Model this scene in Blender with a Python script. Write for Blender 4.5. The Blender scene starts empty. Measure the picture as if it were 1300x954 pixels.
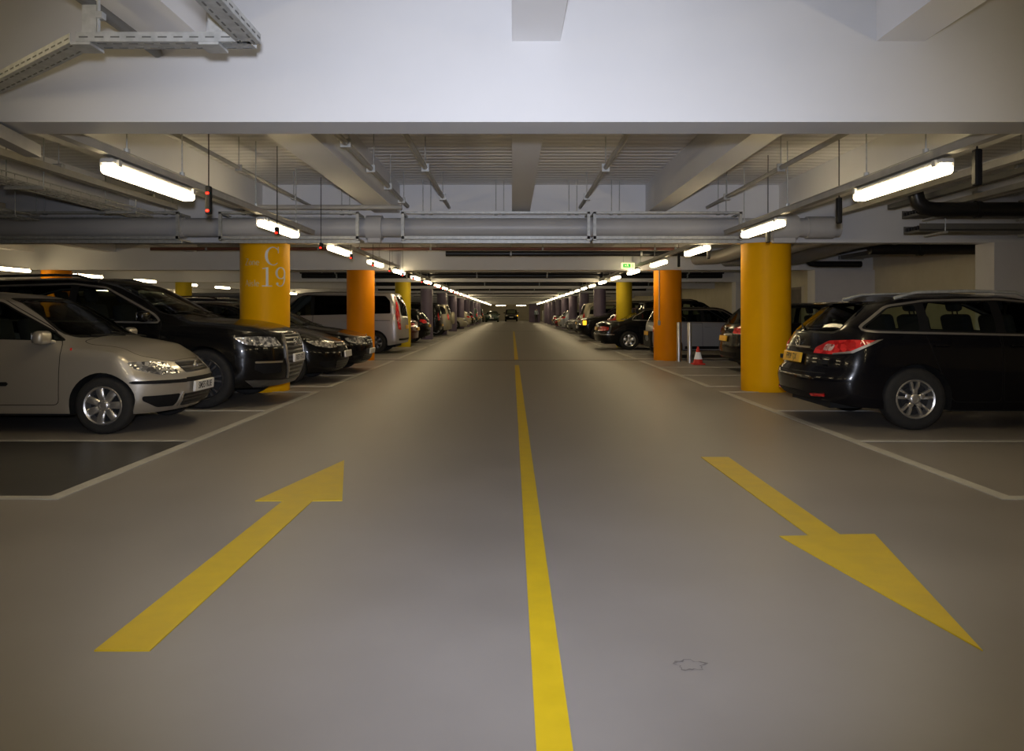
import bpy, bmesh, math, random
import numpy as np
from mathutils import Vector, Matrix
from mathutils.bvhtree import BVHTree

random.seed(7)
PI = math.pi
scene = bpy.context.scene
COL = scene.collection

# ------------------------------------------------------------------ materials
MATS = {}
def mat(name, color, rough=0.5, metal=0.0, coat=0.0, spec=0.5, emit=None, es=0.0):
    if name in MATS: return MATS[name]
    m = bpy.data.materials.new(name); m.use_nodes = True
    b = m.node_tree.nodes['Principled BSDF']
    b.inputs['Base Color'].default_value = (*color, 1)
    b.inputs['Roughness'].default_value = rough
    b.inputs['Metallic'].default_value = metal
    b.inputs['Coat Weight'].default_value = coat
    b.inputs['Coat Roughness'].default_value = 0.05
    b.inputs['Specular IOR Level'].default_value = spec
    if emit:
        b.inputs['Emission Color'].default_value = (*emit, 1)
        b.inputs['Emission Strength'].default_value = es
    MATS[name] = m
    return m

def noise_mat(name, c1, c2, scale=4.0, rough=(0.4, 0.6), bump=0.0, detail=6, stretch=(1, 1, 1), spec=0.5, lo=0.35, hi=0.65):
    m = mat(name, c1, rough[0], spec=spec)
    nt = m.node_tree; b = nt.nodes['Principled BSDF']
    tc = nt.nodes.new('ShaderNodeTexCoord'); mp = nt.nodes.new('ShaderNodeMapping')
    mp.inputs['Scale'].default_value = stretch
    nz = nt.nodes.new('ShaderNodeTexNoise'); nz.inputs['Scale'].default_value = scale; nz.inputs['Detail'].default_value = detail
    rp = nt.nodes.new('ShaderNodeValToRGB')
    rp.color_ramp.elements[0].color = (*c1, 1); rp.color_ramp.elements[1].color = (*c2, 1)
    rp.color_ramp.elements[0].position = lo; rp.color_ramp.elements[1].position = hi
    mr = nt.nodes.new('ShaderNodeMapRange'); mr.inputs['To Min'].default_value = rough[0]; mr.inputs['To Max'].default_value = rough[1]
    L = nt.links
    L.new(tc.outputs['Object'], mp.inputs['Vector']); L.new(mp.outputs['Vector'], nz.inputs['Vector'])
    L.new(nz.outputs['Fac'], rp.inputs['Fac']); L.new(rp.outputs['Color'], b.inputs['Base Color'])
    L.new(nz.outputs['Fac'], mr.inputs['Value']); L.new(mr.outputs['Result'], b.inputs['Roughness'])
    if bump:
        bp = nt.nodes.new('ShaderNodeBump'); bp.inputs['Strength'].default_value = bump; bp.inputs['Distance'].default_value = 0.01
        L.new(nz.outputs['Fac'], bp.inputs['Height']); L.new(bp.outputs['Normal'], b.inputs['Normal'])
    return m

def wave_mat(name, c1, c2, scale, axis='Y', rough=0.6, metal=0.0, bump=0.5, profile='SIN', dist=0.02):
    m = mat(name, c1, rough, metal)
    nt = m.node_tree; b = nt.nodes['Principled BSDF']; L = nt.links
    tc = nt.nodes.new('ShaderNodeTexCoord'); w = nt.nodes.new('ShaderNodeTexWave')
    w.wave_type = 'BANDS'; w.bands_direction = axis; w.wave_profile = profile; w.inputs['Scale'].default_value = scale
    rp = nt.nodes.new('ShaderNodeValToRGB')
    rp.color_ramp.elements[0].color = (*c1, 1); rp.color_ramp.elements[1].color = (*c2, 1)
    L.new(tc.outputs['Object'], w.inputs['Vector']); L.new(w.outputs['Fac'], rp.inputs['Fac']); L.new(rp.outputs['Color'], b.inputs['Base Color'])
    bp = nt.nodes.new('ShaderNodeBump'); bp.inputs['Strength'].default_value = bump; bp.inputs['Distance'].default_value = dist
    L.new(w.outputs['Fac'], bp.inputs['Height']); L.new(bp.outputs['Normal'], b.inputs['Normal'])
    return m

def glass_mat(name, tint, refl=0.12):
    m = bpy.data.materials.new(name); m.use_nodes = True
    nt = m.node_tree; nt.nodes.clear()
    o = nt.nodes.new('ShaderNodeOutputMaterial'); mx = nt.nodes.new('ShaderNodeMixShader')
    t = nt.nodes.new('ShaderNodeBsdfTransparent'); t.inputs['Color'].default_value = (*tint, 1)
    g = nt.nodes.new('ShaderNodeBsdfGlossy'); g.inputs['Roughness'].default_value = 0.03
    f = nt.nodes.new('ShaderNodeLayerWeight'); f.inputs['Blend'].default_value = refl
    nt.links.new(f.outputs['Fresnel'], mx.inputs['Fac']); nt.links.new(t.outputs[0], mx.inputs[1]); nt.links.new(g.outputs[0], mx.inputs[2])
    nt.links.new(mx.outputs[0], o.inputs['Surface'])
    MATS[name] = m
    return m

def paint(name, color, metal=0.5, rough=0.3, coat=0.8, spec=0.5):
    return mat(name, color, rough, metal, coat=coat, spec=spec)

M = {}
M['floor'] = noise_mat('floor_paint', (0.225, 0.209, 0.198), (0.253, 0.236, 0.224), 1.3, (0.36, 0.50), 0.03, 8, spec=0.4)
M['bay_dark'] = noise_mat('dark_bay_paint', (0.052, 0.050, 0.050), (0.070, 0.067, 0.065), 3.0, (0.30, 0.42), 0.03)
M['bay_mid'] = noise_mat('mid_bay_paint', (0.135, 0.122, 0.108), (0.155, 0.14, 0.122), 3.0, (0.40, 0.52), 0.03)
M['joint'] = mat('expansion_joint_grey', (0.09, 0.08, 0.07), 0.6)
M['white_line'] = noise_mat('white_line_paint', (0.42, 0.41, 0.385), (0.48, 0.47, 0.44), 9, (0.5, 0.6))
M['yellow_line'] = noise_mat('yellow_line_paint', (0.54, 0.38, 0.004), (0.60, 0.425, 0.006), 7, (0.42, 0.55))
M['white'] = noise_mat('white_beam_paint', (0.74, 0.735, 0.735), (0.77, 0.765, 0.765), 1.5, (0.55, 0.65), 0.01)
M['white_flash_dimmed'] = noise_mat('white_beam_paint_flash_dimmed', (0.53, 0.53, 0.53), (0.555, 0.555, 0.555), 1.5, (0.55, 0.65), 0.01)  # same white beam paint, its colour darkened to offset the flash up close
M['slab'] = wave_mat('corrugated_deck', (0.74, 0.73, 0.72), (0.90, 0.89, 0.88), 1.6, 'Y', 0.6, 0, 0.8)
M['cream'] = noise_mat('cream_blockwork', (0.68, 0.62, 0.48), (0.73, 0.67, 0.53), 2.5, (0.7, 0.8), 0.05)
M['lilac'] = noise_mat('pale_grey_wall_paint', (0.68, 0.67, 0.70), (0.72, 0.71, 0.74), 2.0, (0.6, 0.7))
M['dark_wall'] = noise_mat('dark_wall_paint', (0.10, 0.095, 0.085), (0.13, 0.12, 0.11), 2.0, (0.7, 0.8))
M['purple_wall'] = noise_mat('purple_wall_paint', (0.14, 0.10, 0.18), (0.17, 0.13, 0.21), 2.0, (0.6, 0.7))
M['yellow'] = noise_mat('yellow_column_paint', (0.86, 0.42, 0.001), (0.90, 0.45, 0.002), 2.0, (0.45, 0.55), 0.01, spec=0.1)
M['orange'] = noise_mat('orange_column_paint', (0.80, 0.27, 0.003), (0.84, 0.29, 0.004), 2.0, (0.45, 0.55), 0.01, spec=0.1)
M['mustard'] = noise_mat('mustard_column_paint', (0.58, 0.42, 0.02), (0.62, 0.45, 0.025), 2.0, (0.45, 0.55), 0.01, spec=0.1)
M['purple'] = noise_mat('purple_column_paint', (0.135, 0.105, 0.165), (0.155, 0.12, 0.185), 2.0, (0.4, 0.5), 0.01)
M['galv'] = noise_mat('galvanised_steel', (0.40, 0.41, 0.40), (0.52, 0.53, 0.52), 22, (0.35, 0.5)); M['galv'].node_tree.nodes['Principled BSDF'].inputs['Metallic'].default_value = 0.35
M['tray'] = wave_mat('slotted_steel', (0.10, 0.10, 0.09), (0.52, 0.53, 0.51), 11.0, 'DIAGONAL', 0.4, 0.6, 0.3, 'SIN', 0.004)
M['pipe_grey'] = noise_mat('grey_pipe_plastic', (0.44, 0.44, 0.45), (0.49, 0.49, 0.50), 2.0, (0.35, 0.45))
M['pipe_black'] = mat('black_pipe_plastic', (0.012, 0.012, 0.013), 0.35)
M['pipe_red'] = mat('red_oxide_pipe', (0.16, 0.055, 0.035), 0.5)
M['conduit'] = noise_mat('painted_conduit', (0.34, 0.33, 0.31), (0.40, 0.39, 0.36), 8, (0.4, 0.5))
M['conduit_dark'] = mat('dark_trunking', (0.15, 0.145, 0.13), 0.5)
M['flex'] = wave_mat('ribbed_duct_foil', (0.25, 0.24, 0.22), (0.5, 0.48, 0.44), 9.0, 'Y', 0.4, 0.4, 0.8)
M['lamp'] = mat('fluorescent_diffuser', (0.9, 0.9, 0.86), 0.5, emit=(1.0, 0.80, 0.46), es=19.5)
M['lamp_body'] = mat('lamp_housing_grey', (0.48, 0.48, 0.47), 0.45)
M['black'] = mat('black_plastic', (0.010, 0.010, 0.011), 0.6, spec=0.15)
M['matte_black'] = mat('underbody_black', (0.006, 0.006, 0.006), 0.9)
M['led'] = mat('red_indicator', (0.8, 0.02, 0.01), 0.4, emit=(1.0, 0.015, 0.005), es=3.5)
M['sign_face'] = mat('exit_sign_face', (0.85, 0.85, 0.5), 0.5, emit=(1.0, 0.95, 0.45), es=1.2)
M['sign_green'] = mat('exit_sign_green', (0.02, 0.35, 0.05), 0.5, emit=(0.05, 0.55, 0.08), es=0.9)
M['tyre'] = noise_mat('tyre_rubber', (0.012, 0.012, 0.012), (0.020, 0.019, 0.018), 20, (0.75, 0.9))
M['alloy'] = mat('alloy_silver', (0.62, 0.61, 0.60), 0.28, 0.85)
M['alloy_dark'] = mat('alloy_dark', (0.16, 0.16, 0.17), 0.35, 0.85)
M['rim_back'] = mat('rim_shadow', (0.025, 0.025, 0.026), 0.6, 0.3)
M['chrome'] = mat('chrome', (0.80, 0.80, 0.80), 0.12, 1.0)
M['trim_dull'] = mat('dull_window_trim', (0.33, 0.31, 0.28), 0.35, 0.7)
M['seat'] = mat('seat_cloth', (0.016, 0.016, 0.018), 0.9)
M['plate_white'] = mat('plate_white', (0.82, 0.80, 0.76), 0.4)
M['plate_yellow'] = mat('plate_yellow', (0.85, 0.48, 0.03), 0.4)
M['plate_ink'] = mat('plate_ink', (0.01, 0.01, 0.01), 0.5)
M['amber'] = mat('amber_lamp', (0.8, 0.35, 0.02), 0.2, emit=(1.0, 0.5, 0.03), es=1.6)
M['slot'] = mat('slot_shadow', (0.12, 0.12, 0.11), 0.6)
M['steel_post'] = mat('brushed_steel', (0.60, 0.60, 0.61), 0.32, 0.9)
M['cone_red'] = mat('cone_red', (0.62, 0.03, 0.02), 0.5)
M['cone_white'] = mat('cone_reflective_sleeve', (0.9, 0.9, 0.92), 0.35, emit=(1, 1, 1), es=0.05)
M['letter'] = mat('silver_grey_lettering', (0.62, 0.60, 0.55), 0.4)
M['letter_faint'] = mat('faded_lettering', (0.72, 0.55, 0.28), 0.4)
M['glass'] = glass_mat('car_glass', (0.62, 0.68, 0.63), 0.18)
M['glass_dark'] = glass_mat('privacy_glass', (0.05, 0.055, 0.05), 0.22)
M['door_grey'] = noise_mat('louvre_door_brown', (0.21, 0.18, 0.14), (0.26, 0.22, 0.18), 3, (0.5, 0.6))
M['cabinet'] = mat('white_cabinet', (0.6, 0.6, 0.57), 0.5)

def lamp_glass(name, c1, c2, scale, metal=0.3):
    m = mat(name, c1, 0.12, metal, coat=1.0)
    nt = m.node_tree; b = nt.nodes['Principled BSDF']; L = nt.links
    tc = nt.nodes.new('ShaderNodeTexCoord'); v = nt.nodes.new('ShaderNodeTexVoronoi'); v.inputs['Scale'].default_value = scale
    rp = nt.nodes.new('ShaderNodeValToRGB'); rp.color_ramp.elements[0].color = (*c1, 1); rp.color_ramp.elements[1].color = (*c2, 1)
    rp.color_ramp.elements[0].position = 0.25; rp.color_ramp.elements[1].position = 0.75
    L.new(tc.outputs['Object'], v.inputs['Vector']); L.new(v.outputs['Color'], rp.inputs['Fac']); L.new(rp.outputs['Color'], b.inputs['Base Color'])
    bp = nt.nodes.new('ShaderNodeBump'); bp.inputs['Strength'].default_value = 0.6; bp.inputs['Distance'].default_value = 0.01
    L.new(v.outputs['Distance'], bp.inputs['Height']); L.new(bp.outputs['Normal'], b.inputs['Normal'])
    return m
M['headlamp'] = lamp_glass('headlamp_lens', (0.13, 0.13, 0.13), (0.72, 0.70, 0.66), 26, 0.55)
M['taillamp'] = lamp_glass('tail_lamp_lens', (0.36, 0.004, 0.006), (0.75, 0.02, 0.02), 22, 0.0)
M['taillamp_clear'] = lamp_glass('tail_lamp_clear_section', (0.35, 0.06, 0.05), (0.8, 0.6, 0.55), 30, 0.3)
M['grille'] = wave_mat('grille_bars', (0.004, 0.004, 0.004), (0.09, 0.09, 0.10), 5.5, 'Z', 0.35, 0.5, 0.8)
M['mesh_grille'] = wave_mat('bumper_mesh', (0.003, 0.003, 0.003), (0.035, 0.035, 0.035), 8.0, 'Z', 0.5, 0.0, 0.6)

# ------------------------------------------------------------------ mesh helpers
def link(ob, parent=None):
    COL.objects.link(ob)
    if parent is not None: ob.parent = parent
    return ob

def obj(name, bm, mats, parent=None, smooth=None, recalc=True):
    if recalc: bmesh.ops.recalc_face_normals(bm, faces=bm.faces)
    me = bpy.data.meshes.new(name); bm.to_mesh(me); bm.free()
    for m in (mats if isinstance(mats, (list, tuple)) else [mats]): me.materials.append(m)
    if smooth is not None:
        me.polygons.foreach_set('use_smooth', [True] * len(me.polygons))
        if smooth < 180: me.set_sharp_from_angle(angle=math.radians(smooth))
    return link(bpy.data.objects.new(name, me), parent)

def empty(name, loc=(0, 0, 0), rotz=0.0):
    o = bpy.data.objects.new(name, None); o.empty_display_size = 0.2
    o.location = loc; o.rotation_euler = (0, 0, rotz)
    return link(o)

def tag(o, label, cat, group=None, kind=None):
    o['label'] = label; o['category'] = cat
    if group: o['group'] = group
    if kind: o['kind'] = kind
    return o

def struct(o):
    o['kind'] = 'structure'; return o

def box(bm, c, s, mtx=None, mi=0):
    r = bmesh.ops.create_cube(bm, size=1.0)
    vs = r['verts']
    bmesh.ops.scale(bm, vec=s, verts=vs); bmesh.ops.translate(bm, vec=c, verts=vs)
    if mtx is not None: bmesh.ops.transform(bm, matrix=mtx, verts=vs)
    if mi:
        for f in {f for v in vs for f in v.link_faces}: f.material_index = mi
    return vs

def rbox(bm, c, s, bev=0.02, seg=2, mtx=None):
    t = bmesh.new()
    box(t, (0, 0, 0), s)
    bmesh.ops.bevel(t, geom=list(t.edges), offset=bev, segments=seg, affect='EDGES', profile=0.5)
    bmesh.ops.translate(t, vec=c, verts=t.verts)
    if mtx is not None: bmesh.ops.transform(t, matrix=mtx, verts=t.verts)
    merge(bm, t)

def merge(bm, t):
    vm = {v: bm.verts.new(v.co) for v in t.verts}
    for f in t.faces:
        try:
            nf = bm.faces.new([vm[v] for v in f.verts]); nf.material_index = f.material_index
        except ValueError: pass
    t.free()

def tube(bm, pts, r, n=10, caps=True):
    pts = [Vector(p) for p in pts]
    rings = []
    for i, p in enumerate(pts):
        d = (pts[min(i + 1, len(pts) - 1)] - pts[max(i - 1, 0)]).normalized()
        a = Vector((0, 0, 1)) if abs(d.z) < 0.9 else Vector((1, 0, 0))
        u = d.cross(a).normalized(); v = d.cross(u).normalized()
        rr = r[i] if isinstance(r, (list, tuple)) else r
        rings.append([bm.verts.new(p + u * rr * math.cos(2 * PI * k / n) + v * rr * math.sin(2 * PI * k / n)) for k in range(n)])
    for a, b in zip(rings, rings[1:]):
        for k in range(n): bm.faces.new((a[k], a[(k + 1) % n], b[(k + 1) % n], b[k]))
    if caps:
        bm.faces.new(rings[0][::-1]); bm.faces.new(rings[-1])

def bar(bm, p0, p1, w, h):
    p0, p1 = Vector(p0), Vector(p1); d = p1 - p0
    q = d.to_track_quat('X', 'Z').to_matrix().to_4x4()
    box(bm, (0, 0, 0), (d.length, w, h), Matrix.Translation((p0 + p1) / 2) @ q)

def lathe(bm, prof, n=32, axis='Z', mi=0, close=False):
    """prof: list of (radius, height)."""
    rings = []
    for (r, h) in prof:
        ring = []
        for k in range(n):
            a = 2 * PI * k / n
            c, s = r * math.cos(a), r * math.sin(a)
            ring.append(bm.verts.new((c, s, h) if axis == 'Z' else (c, h, s)))
        rings.append(ring)
    for a, b in zip(rings, rings[1:]):
        for k in range(n):
            f = bm.faces.new((a[k], a[(k + 1) % n], b[(k + 1) % n], b[k])); f.material_index = mi
    if close:
        for ring in (rings[0], rings[-1]):
            try:
                f = bm.faces.new(ring); f.material_index = mi
            except ValueError: pass
    return rings

def text_bm(s, size):
    cu = bpy.data.curves.new('lettering', 'FONT'); cu.body = s; cu.size = size; cu.align_x = 'CENTER'; cu.align_y = 'CENTER'; cu.offset = size * .022
    o = bpy.data.objects.new('lettering', cu); COL.objects.link(o)
    bpy.context.view_layer.update()
    me = bpy.data.meshes.new_from_object(o.evaluated_get(bpy.context.evaluated_depsgraph_get()))
    bm = bmesh.new(); bm.from_mesh(me)
    bpy.data.objects.remove(o); bpy.data.curves.remove(cu); bpy.data.meshes.remove(me)
    return bm

# ------------------------------------------------------------------ polygon helpers
def round_poly(p, r, n=3):
    out = []; N = len(p)
    for i in range(N):
        a, b, c = Vector(p[i - 1]), Vector(p[i]), Vector(p[(i + 1) % N])
        d1, d2 = (a - b), (c - b)
        k = min(r, d1.length * 0.45, d2.length * 0.45)
        s, e = b + d1.normalized() * k, b + d2.normalized() * k
        for j in range(n + 1):
            t = j / n
            q = s * (1 - t) ** 2 + b * 2 * t * (1 - t) + e * t * t
            out.append((q.x, q.y))
    return out

def area2(p): return sum(p[i - 1][0] * p[i][1] - p[i][0] * p[i - 1][1] for i in range(len(p)))

def offset_poly(p, d):
    if area2(p) < 0: p = p[::-1]
    out = []; N = len(p)
    for i in range(N):
        a, b, c = Vector(p[i - 1]), Vector(p[i]), Vector(p[(i + 1) % N])
        e1, e2 = (b - a).normalized(), (c - b).normalized()
        n1, n2 = Vector((e1.y, -e1.x)), Vector((e2.y, -e2.x))
        m = (n1 + n2)
        m = m.normalized() if m.length > 1e-6 else n1
        k = d / max(0.45, m.dot(n1))
        out.append(((b + m * k).x, (b + m * k).y))
    return out

def clip_x(p, x, keep_less):
    out = []; N = len(p)
    for i in range(N):
        a, b = p[i], p[(i + 1) % N]
        ia = (a[0] <= x) if keep_less else (a[0] >= x)
        ib = (b[0] <= x) if keep_less else (b[0] >= x)
        if ia: out.append(a)
        if ia != ib:
            t = (x - a[0]) / (b[0] - a[0]); out.append((x, a[1] + t * (b[1] - a[1])))
    return out

def in_poly(x, y, p):
    r = False; j = len(p) - 1
    for i in range(len(p)):
        if (p[i][1] > y) != (p[j][1] > y) and x < (p[j][0] - p[i][0]) * (y - p[i][1]) / (p[j][1] - p[i][1]) + p[i][0]: r = not r
        j = i
    return r

def fill_poly(p, step):
    bm = bmesh.new()
    bm.faces.new([bm.verts.new((x, y, 0)) for x, y in p])
    xs, ys = [q[0] for q in p], [q[1] for q in p]
    for k, (lo, hi) in enumerate(((min(xs), max(xs)), (min(ys), max(ys)))):
        n = int((hi - lo) / step)
        for i in range(1, n + 1):
            co = Vector((0, 0, 0)); no = Vector((0, 0, 0)); co[k] = lo + (hi - lo) * i / (n + 1); no[k] = 1
            bmesh.ops.bisect_plane(bm, geom=list(bm.verts) + list(bm.edges) + list(bm.faces), dist=1e-5, plane_co=co, plane_no=no)
    return bm

# ------------------------------------------------------------------ wheels
def wheel_meshes(R, w, rr, spokes, style, rim_mat):
    bm = bmesh.new(); h = w / 2
    lathe(bm, [(rr - 0.01, -h * 0.7), (rr + 0.005, -h * 0.92), (rr + (R - rr) * 0.5, -h), (R - 0.02, -h * 0.9), (R - 0.004, -h * 0.7), (R, -h * 0.4), (R, h * 0.4),
               (R - 0.004, h * 0.7), (R - 0.02, h * 0.9), (rr + (R - rr) * 0.5, h), (rr + 0.005, h * 0.92), (rr - 0.01, h * 0.7)], 44, 'Y')
    tyre = bm
    bm = bmesh.new(); f = h * 0.86
    lathe(bm, [(rr + 0.006, f), (rr - 0.004, f + 0.012), (rr - 0.018, f + 0.004), (rr - 0.026, f - 0.03), (rr - 0.03, f - 0.09)], 44, 'Y')
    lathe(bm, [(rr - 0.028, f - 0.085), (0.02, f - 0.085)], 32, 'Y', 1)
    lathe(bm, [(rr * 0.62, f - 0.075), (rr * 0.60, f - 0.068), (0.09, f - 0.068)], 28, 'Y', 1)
    def spoke(a, wi, wo, ri, ro, bow=0.014):
        ca, sa = math.cos(a), math.sin(a)
        sec = []
        for t in (0, 0.25, 0.5, 0.75, 1.0):
            r = ri + (ro - ri) * t; ww = wi + (wo - wi) * t
            y = f - 0.012 + bow * math.sin(PI * t) - 0.01 * (1 - t)
            q = []
            for (dx, dy) in ((-ww / 2, -0.03), (-ww / 2, -0.006), (-ww * 0.3, 0.004), (ww * 0.3, 0.004), (ww / 2, -0.006), (ww / 2, -0.03)):
                q.append(bm.verts.new((r * ca - dx * sa, y + dy, r * sa + dx * ca)))
            sec.append(q)
        for A, B in zip(sec, sec[1:]):
            for k in range(5): bm.faces.new((A[k], A[k + 1], B[k + 1], B[k]))
    for i in range(spokes):
        a = 2 * PI * i / spokes + PI / 2
        if style == 'twin':
            d = 0.42 * PI / spokes
            spoke(a - d * 0.8, 0.028, 0.030, 0.05, rr - 0.012); spoke(a + d * 0.8, 0.028, 0.030, 0.05, rr - 0.012)
        elif style == 'y':
            spoke(a, 0.055, 0.055, 0.04, rr * 0.52)
            d = 0.36 * PI / spokes
            spoke(a - d, 0.03, 0.035, rr * 0.42, rr - 0.012); spoke(a + d, 0.03, 0.035, rr * 0.42, rr - 0.012)
        elif style == 'wide':
            spoke(a, 0.062, 0.078, 0.04, rr - 0.012)
        elif style == 'broad':
            spoke(a, 0.10, 0.12, 0.05, rr - 0.012)
        else:
            spoke(a, 0.05, 0.05, 0.04, rr - 0.012)
    rim = bm
    bm = bmesh.new()
    lathe(bm, [(0.058, f - 0.03), (0.055, f - 0.002), (0.046, f + 0.006), (0.030, f + 0.008), (0.028, f + 0.002), (0.001, f + 0.004)], 24, 'Y')
    for k in range(5):
        a = 2 * PI * k / 5 + 0.3
        tube(bm, [(0.043 * math.cos(a), f - 0.01, 0.043 * math.sin(a)), (0.043 * math.cos(a), f + 0.009, 0.043 * math.sin(a))], 0.006, 8)
    return tyre, rim, bm

# ------------------------------------------------------------------ cars
def prof(pts, r=0.05):
    xs = np.array([p[0] for p in pts]); ys = np.array([p[1] for p in pts])
    off = np.linspace(-r, r, 9); wt = 1 - np.abs(off / (r * 1.2 + 1e-9)); wt /= wt.sum()
    return lambda x: float((np.interp(x + off, xs, ys) * wt).sum())

def sstep(t):
    t = max(0.0, min(1.0, t)); return t * t * (3 - 2 * t)

class Car:
    def __init__(s, sp):
        s.sp = sp
        L, W = sp['L'], sp['W']; s.xF, s.xR = L / 2, -L / 2
        s.ef, s.pf, s.er, s.pr = sp.get('ef', 0.6), sp.get('pf', 2.5), sp.get('er', 0.5), sp.get('pr', 3.0)
        s.top, s.belt, s.bot = prof(sp['top'], sp.get('soft', 0.06)), prof(sp['belt']), prof(sp['bot'])
        lf = sorted(sp['lf']); lr = sorted(sp['lr'])
        s.lf = lambda z: float(np.interp(z, [p[0] for p in lf], [p[1] for p in lf]))
        s.lr = lambda z: float(np.interp(z, [p[0] for p in lr], [p[1] for p in lr]))
        s.zf, s.zr = sp.get('zf', 0.8), sp.get('zr', max(0.6, 1.7 * max(p[1] for p in lr)))
        s.root = empty(sp['name'])
        s.make_body()
        s.outline()

    def w(s, x):
        h = s.sp['W'] / 2
        if x > s.xF - s.ef: u, p = (x - (s.xF - s.ef)) / s.ef, s.pf
        elif x < s.xR + s.er: u, p = ((s.xR + s.er) - x) / s.er, s.pr
        else: return h
        return h * max(0.0, 1 - min(1, u) ** p) ** (1 / p)

    def make_body(s):
        sp = s.sp; Rw, Ra = sp['R'], sp['R'] + sp.get('gap', 0.045)
        xs = []
        for k in range(11):
            ph = PI / 2 * k / 10
            xs += [(s.xF - s.ef) + s.ef * math.sin(ph) ** (2 / s.pf), (s.xR + s.er) - s.er * math.sin(ph) ** (2 / s.pr)]
        xs += list(np.arange(s.xR + s.er, s.xF - s.ef, 0.07))
        for xa in (sp['xf'], sp['xr']):
            xs = [x for x in xs if not (xa - Ra - 0.02 < x < xa + Ra + 0.02) or x > s.xF - 1e-6]
            xs += [xa + Ra * math.cos(PI * k / 18) for k in range(19)] + [xa - Ra - 0.004, xa + Ra + 0.004]
        xs = sorted(set(round(x, 4) for x in xs if s.xR - 1e-6 <= x <= s.xF + 1e-6))
        tum = sp.get('tumble', 0.75)
        NS, NG, NT = 11, 6, 6
        bm = bmesh.new(); grid = []
        for x in xs:
            w = s.w(x); zt = s.top(x); zk = min(s.belt(x), zt - 0.012); z0 = s.bot(x); zb = z0
            for xa in (sp['xf'], sp['xr']):
                if abs(x - xa) <= Ra + 1e-5: zb = max(zb, Rw + math.sqrt(max(0, Ra * Ra - (x - xa) ** 2)))
            zb = min(zb, zk - 0.03)
            g = sstep((zt - zk) / 0.34)
            yr = w * (0.80 + (tum - 0.80) * g)
            zr = (zk + 0.62 * (zt - zk)) * (1 - g) + (zt - 0.055) * g
            pts = []
            for j in range(NS):
                t = j / (NS - 1); z = zb + (zk - zb) * t; tn = (z - z0) / max(0.05, zk - z0)
                pts.append((w * float(np.interp(tn, [0, .1, .3, .6, .88, .95, 1], [.945, .975, .992, 1, .987, .975, .952])), z))
            for j in range(1, NG + 1):
                t = j / NG
                pts.append((w * .952 + (yr - w * .952) * t + 0.035 * g * math.sin(PI * t) * (w / (sp['W'] / 2)), zk + (zr - zk) * t))
            for j in range(1, NT + 1):
                t = j / NT
                pts.append((yr * (1 - t), zr + (zt - zr) * (1 - (1 - t) ** 2.4)))
            row = []
            for (y, z) in pts:
                X = x
                X += sstep((x - (s.xF - s.zf)) / s.zf) * s.lf(z) + sstep(((s.xR + s.zr) - x) / s.zr) * s.lr(z)
                row.append((X, y, z))
            grid.append(row)
        for sg in (1, -1):
            V = [[bm.verts.new((X, sg * y, z)) for (X, y, z) in row] for row in grid]
            for a, b in zip(V, V[1:]):
                for j in range(len(a) - 1):
                    q = (a[j], b[j], b[j + 1], a[j + 1])
                    bm.faces.new(q if sg < 0 else q[::-1])
        bmesh.ops.remove_doubles(bm, verts=bm.verts, dist=2e-4)
        bmesh.ops.dissolve_degenerate(bm, dist=1e-5, edges=bm.edges)
        bmesh.ops.recalc_face_normals(bm, faces=bm.faces)
        bm.normal_update()
        # outward check
        f = max(bm.faces, key=lambda f: f.calc_center_median().z)
        if f.normal.z < 0:
            bmesh.ops.reverse_faces(bm, faces=bm.faces)
        if sp.get('black_roof'):
            for f in bm.faces:
                c = f.calc_center_median()
                if c.z > s.belt(c.x) + 0.02 and s.top(c.x) - s.belt(c.x) > 0.2: f.material_index = 1
        bm.normal_update()
        s.bm = bm; s.bvh = BVHTree.FromBMesh(bm)

    def outline(s):
        s.out = {}
        for end in ('F', 'R'):
            pts = []
            e, p = (s.ef, s.pf) if end == 'F' else (s.er, s.pr)
            for k in range(41):
                ph = PI / 2 * (1 - k / 40)
                u, v = math.sin(ph) ** (2 / p), math.cos(ph) ** (2 / p)
                x = (s.xF - s.ef) + e * u if end == 'F' else (s.xR + s.er) - e * u
                pts.append((x, s.sp['W'] / 2 * v))
            for k in range(1, 40):
                pts.append((pts[40][0] + (-1 if end == 'F' else 1) * 0.05 * k, s.sp['W'] / 2))
            S = [0]
            for a, b in zip(pts, pts[1:]): S.append(S[-1] + math.hypot(b[0] - a[0], b[1] - a[1]))
            s.out[end] = (np.array(S), np.array([q[0] for q in pts]), np.array([q[1] for q in pts]))

    def surf(s, end, u, v):
        """surface point + normal. end: F/R wrap (s,z), S side (x,z) with sign in u tuple, T top (x,y), X front view (y,z)."""
        if end in 'FR':
            S, X, Y = s.out[end]; a = abs(u); sg = 1 if u >= 0 else -1
            x, y = float(np.interp(a, S, X)), float(np.interp(a, S, Y))
            x1, y1 = float(np.interp(a + 0.02, S, X)), float(np.interp(a + 0.02, S, Y))
            x0, y0 = float(np.interp(max(0, a - 0.02), S, X)), float(np.interp(max(0, a - 0.02), S, Y))
            t = Vector((x1 - x0, y1 - y0, 0))
            n = Vector((t.y, -t.x, 0)).normalized() if end == 'F' else Vector((-t.y, t.x, 0)).normalized()
            if a < 0.03: n = Vector((1 if end == 'F' else -1, 0, 0))
            p = Vector((x, y * sg, v)); n.y *= sg
            if n.dot(Vector((p.x, p.y, 0))) < 0: n = -n
            o, d = p + n * 0.6, -n
        elif end == 'T': o, d = Vector((u, v, 3)), Vector((0, 0, -1))
        elif end == 'L': o, d = Vector((u, 3, v)), Vector((0, -1, 0))
        elif end == 'r': o, d = Vector((u, -3, v)), Vector((0, 1, 0))
        loc, nor, i, dist = s.bvh.ray_cast(o, d)
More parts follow.
